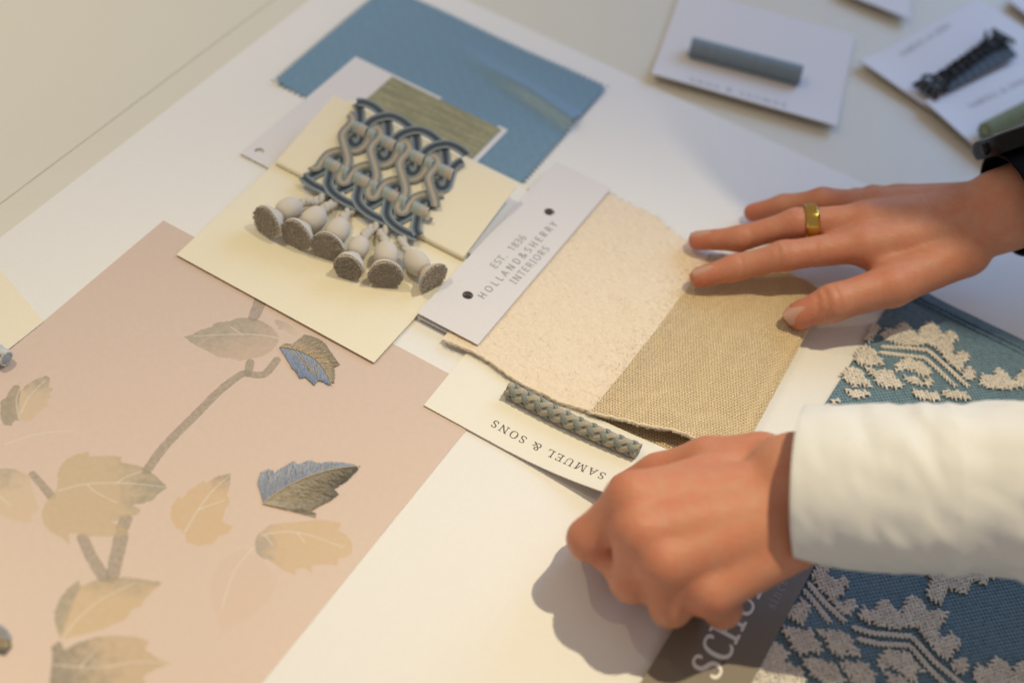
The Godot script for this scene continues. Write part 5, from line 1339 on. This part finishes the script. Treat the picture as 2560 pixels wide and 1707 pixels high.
	cuffed(shirt, W.lerp(F, 0.45), F, sr, 7)
	flesh(shirt, [[sr, chest, 0.064, 0.096, 0.0], [sl, chest, 0.064, 0.096, 0.0], [chest, hips, 0.125, 0.14, 0.0], [F.lerp(sr, 0.3), sr, 0.052, 0.062, 0.0], [LF.lerp(sl, 0.3), sl, 0.052, 0.062, 0.0], [chest + Vector3(0, 0.03, 0), nape.lerp(chest, 0.45), 0.08, 0.06, 0.0]], [], 0.012, 80.0, Color.WHITE, Color.WHITE)
	part("shirt", shirt.mesh(), M.cotton, o)
	var hair := MB.new()
	flesh(hair, [[head + Vector3(0.03, 0.045, 0), head + Vector3(-0.02, 0.055, 0), 0.082, 0.070, 0.0], [head + Vector3(0.045, 0.02, 0), head + Vector3(0.07, -0.05, 0), 0.080, 0.050, 0.0]], [], 0.010, 90.0, Color.WHITE, Color.WHITE)
	part("hair", hair.mesh(), M.hair, o)
	ring()
	watch(W, F)

func cuffed(mb: MB, a: Vector3, elbow: Vector3, shoulder: Vector3, sd: int) -> void:
	var path := PackedVector3Array(); var rad := PackedFloat32Array(); var fold := PackedFloat32Array()
	var d := (elbow - a).normalized()
	for i in 30:  # cuff, 65 mm long
		var t := i / 29.0
		path.push_back(a + d * 0.066 * t); rad.push_back(0.0385 + 0.0012 * t ); fold.push_back(0.0008 + 0.0014 * t)
	var b := a + d * 0.066
	for i in range(1, 40):
		var t := i / 39.0
		path.push_back(b.lerp(elbow, t)); rad.push_back(lerpf(0.0385, 0.052, smoothstep(0.0, 0.5, t)) - 0.002 * exp(-t * 30.0)); fold.push_back(lerpf(0.0016, 0.007, minf(t * 4.0, 1.0)))
	for i in range(1, 20):
		var t := i / 19.0
		path.push_back(elbow.lerp(shoulder, t * 0.9)); rad.push_back(lerpf(0.054, 0.060, t)); fold.push_back(0.006)
	sleeve(mb, path, rad, fold, 0.92, sd)

func ring() -> void:
	var a := Vector3(0.1337, 0.0440, -0.1694); var b := Vector3(0.0994, 0.0360, -0.1498)
	var c := b.lerp(a, 0.20)
	var d := (a - b).normalized()
	var o := thing("finger_ring", "polished gold band ring on the hand lying on the mohair", "ring", c)
	var mb := MB.new()
	var r := 0.0093; var h := 0.0038
	lathe(mb, PackedVector2Array([Vector2(r, -h + 0.0004), Vector2(r + 0.0006, -h), Vector2(r + 0.0008, -h), Vector2(r + 0.0017, -h + 0.0011), Vector2(r + 0.0018, -h + 0.0013), Vector2(r + 0.0019, 0), Vector2(r + 0.0018, h - 0.0013), Vector2(r + 0.0017, h - 0.0011), Vector2(r + 0.0008, h), Vector2(r + 0.0006, h), Vector2(r, h - 0.0004), Vector2(r, -h + 0.0004)]), c, d, 64, Color.WHITE)
	part("band", mb.mesh(), M.gold, o)

func watch(W: Vector3, F: Vector3) -> void:
	var d := (F - W).normalized()
	var c := W + d * 0.020 + Vector3(0.0, 0.004, -0.002)
	var o := thing("wrist_watch", "black square watch with a black band on the wrist", "watch", c)
	var side := d.cross(Vector3.UP).normalized(); var up := side.cross(d).normalized()
	# the face lies on the back of the wrist
	up = (up + side * -1.2).normalized(); side = d.cross(up).normalized(); up = side.cross(d).normalized()
	var mb := MB.new()
	var path := PackedVector3Array()
	var N := 64
	for layer in 2:
		for j in 2:
			for k in N:
				var a := TAU * k / N
				var r := 0.0022 if layer == 0 else 0.0
				mb.vert(c + d * (j - 0.5) * 0.028 + side * cos(a) * (0.0315 + r) + up * sin(a) * (0.0290 + r))
	for k in N:
		var k2 := (k + 1) % N
		mb.quad(k, k2, N + k2, N + k)
		mb.quad(2 * N + k, 3 * N + k, 3 * N + k2, 2 * N + k2)
		mb.quad(k, 2 * N + k, 2 * N + k2, k2)
		mb.quad(N + k, N + k2, 3 * N + k2, 3 * N + k)
	part("strap", mb.mesh(), M.band, o)
	var put := func(called: String, y: float, sx: float, sz: float, hgt: float, rad: float, m: Material) -> MeshInstance3D:
		var q := MB.new()
		var rings := [[0.0, rad * 0.5], [0.0006, 0.0], [hgt * 0.5, -0.0006], [hgt - 0.0022, 0.0], [hgt - 0.0008, 0.0007], [hgt, 0.0022]]
		var n := 48
		for rr in rings:
			for k in n:
				var a := TAU * k / n
				var cs := cos(a); var sn := sin(a)
				var px: float = signf(cs) * pow(absf(cs), 0.42) * (sx - rr[1]); var pz: float = signf(sn) * pow(absf(sn), 0.42) * (sz - rr[1])
				q.vert(c + up * (y + rr[0]) + side * px + d * pz)
		for i in rings.size() - 1:
			for k in n:
				var k2 := (k + 1) % n
				q.quad(i * n + k, i * n + k2, (i + 1) * n + k2, (i + 1) * n + k)
		var t := q.vert(c + up * (y + hgt))
		var l := (rings.size() - 1) * n
		for k in n: q.tri(t, l + k, l + (k + 1) % n)
		var t2 := q.vert(c + up * y)
		for k in n: q.tri(t2, (k + 1) % n, k)
		return part(called, q.mesh(), m, o)
	put.call("case", 0.0292, 0.0215, 0.0185, 0.0105, 0.004, M.case)
	put.call("screen_glass", 0.0382, 0.0203, 0.0173, 0.0025, 0.003, M.glass_black)
	var cr := MB.new()
	var cc := c + up * 0.0345 + d * -0.0183 + side * 0.006
	lathe(cr, PackedVector2Array([Vector2(0, -0.0005), Vector2(0.0033, -0.0005), Vector2(0.0036, 0.0), Vector2(0.0036, 0.0022), Vector2(0.003, 0.0028), Vector2(0, 0.0028)]), cc, -d, 24, Color.WHITE, 24, 0.02)
	part("crown", cr.mesh(), M.case, o)
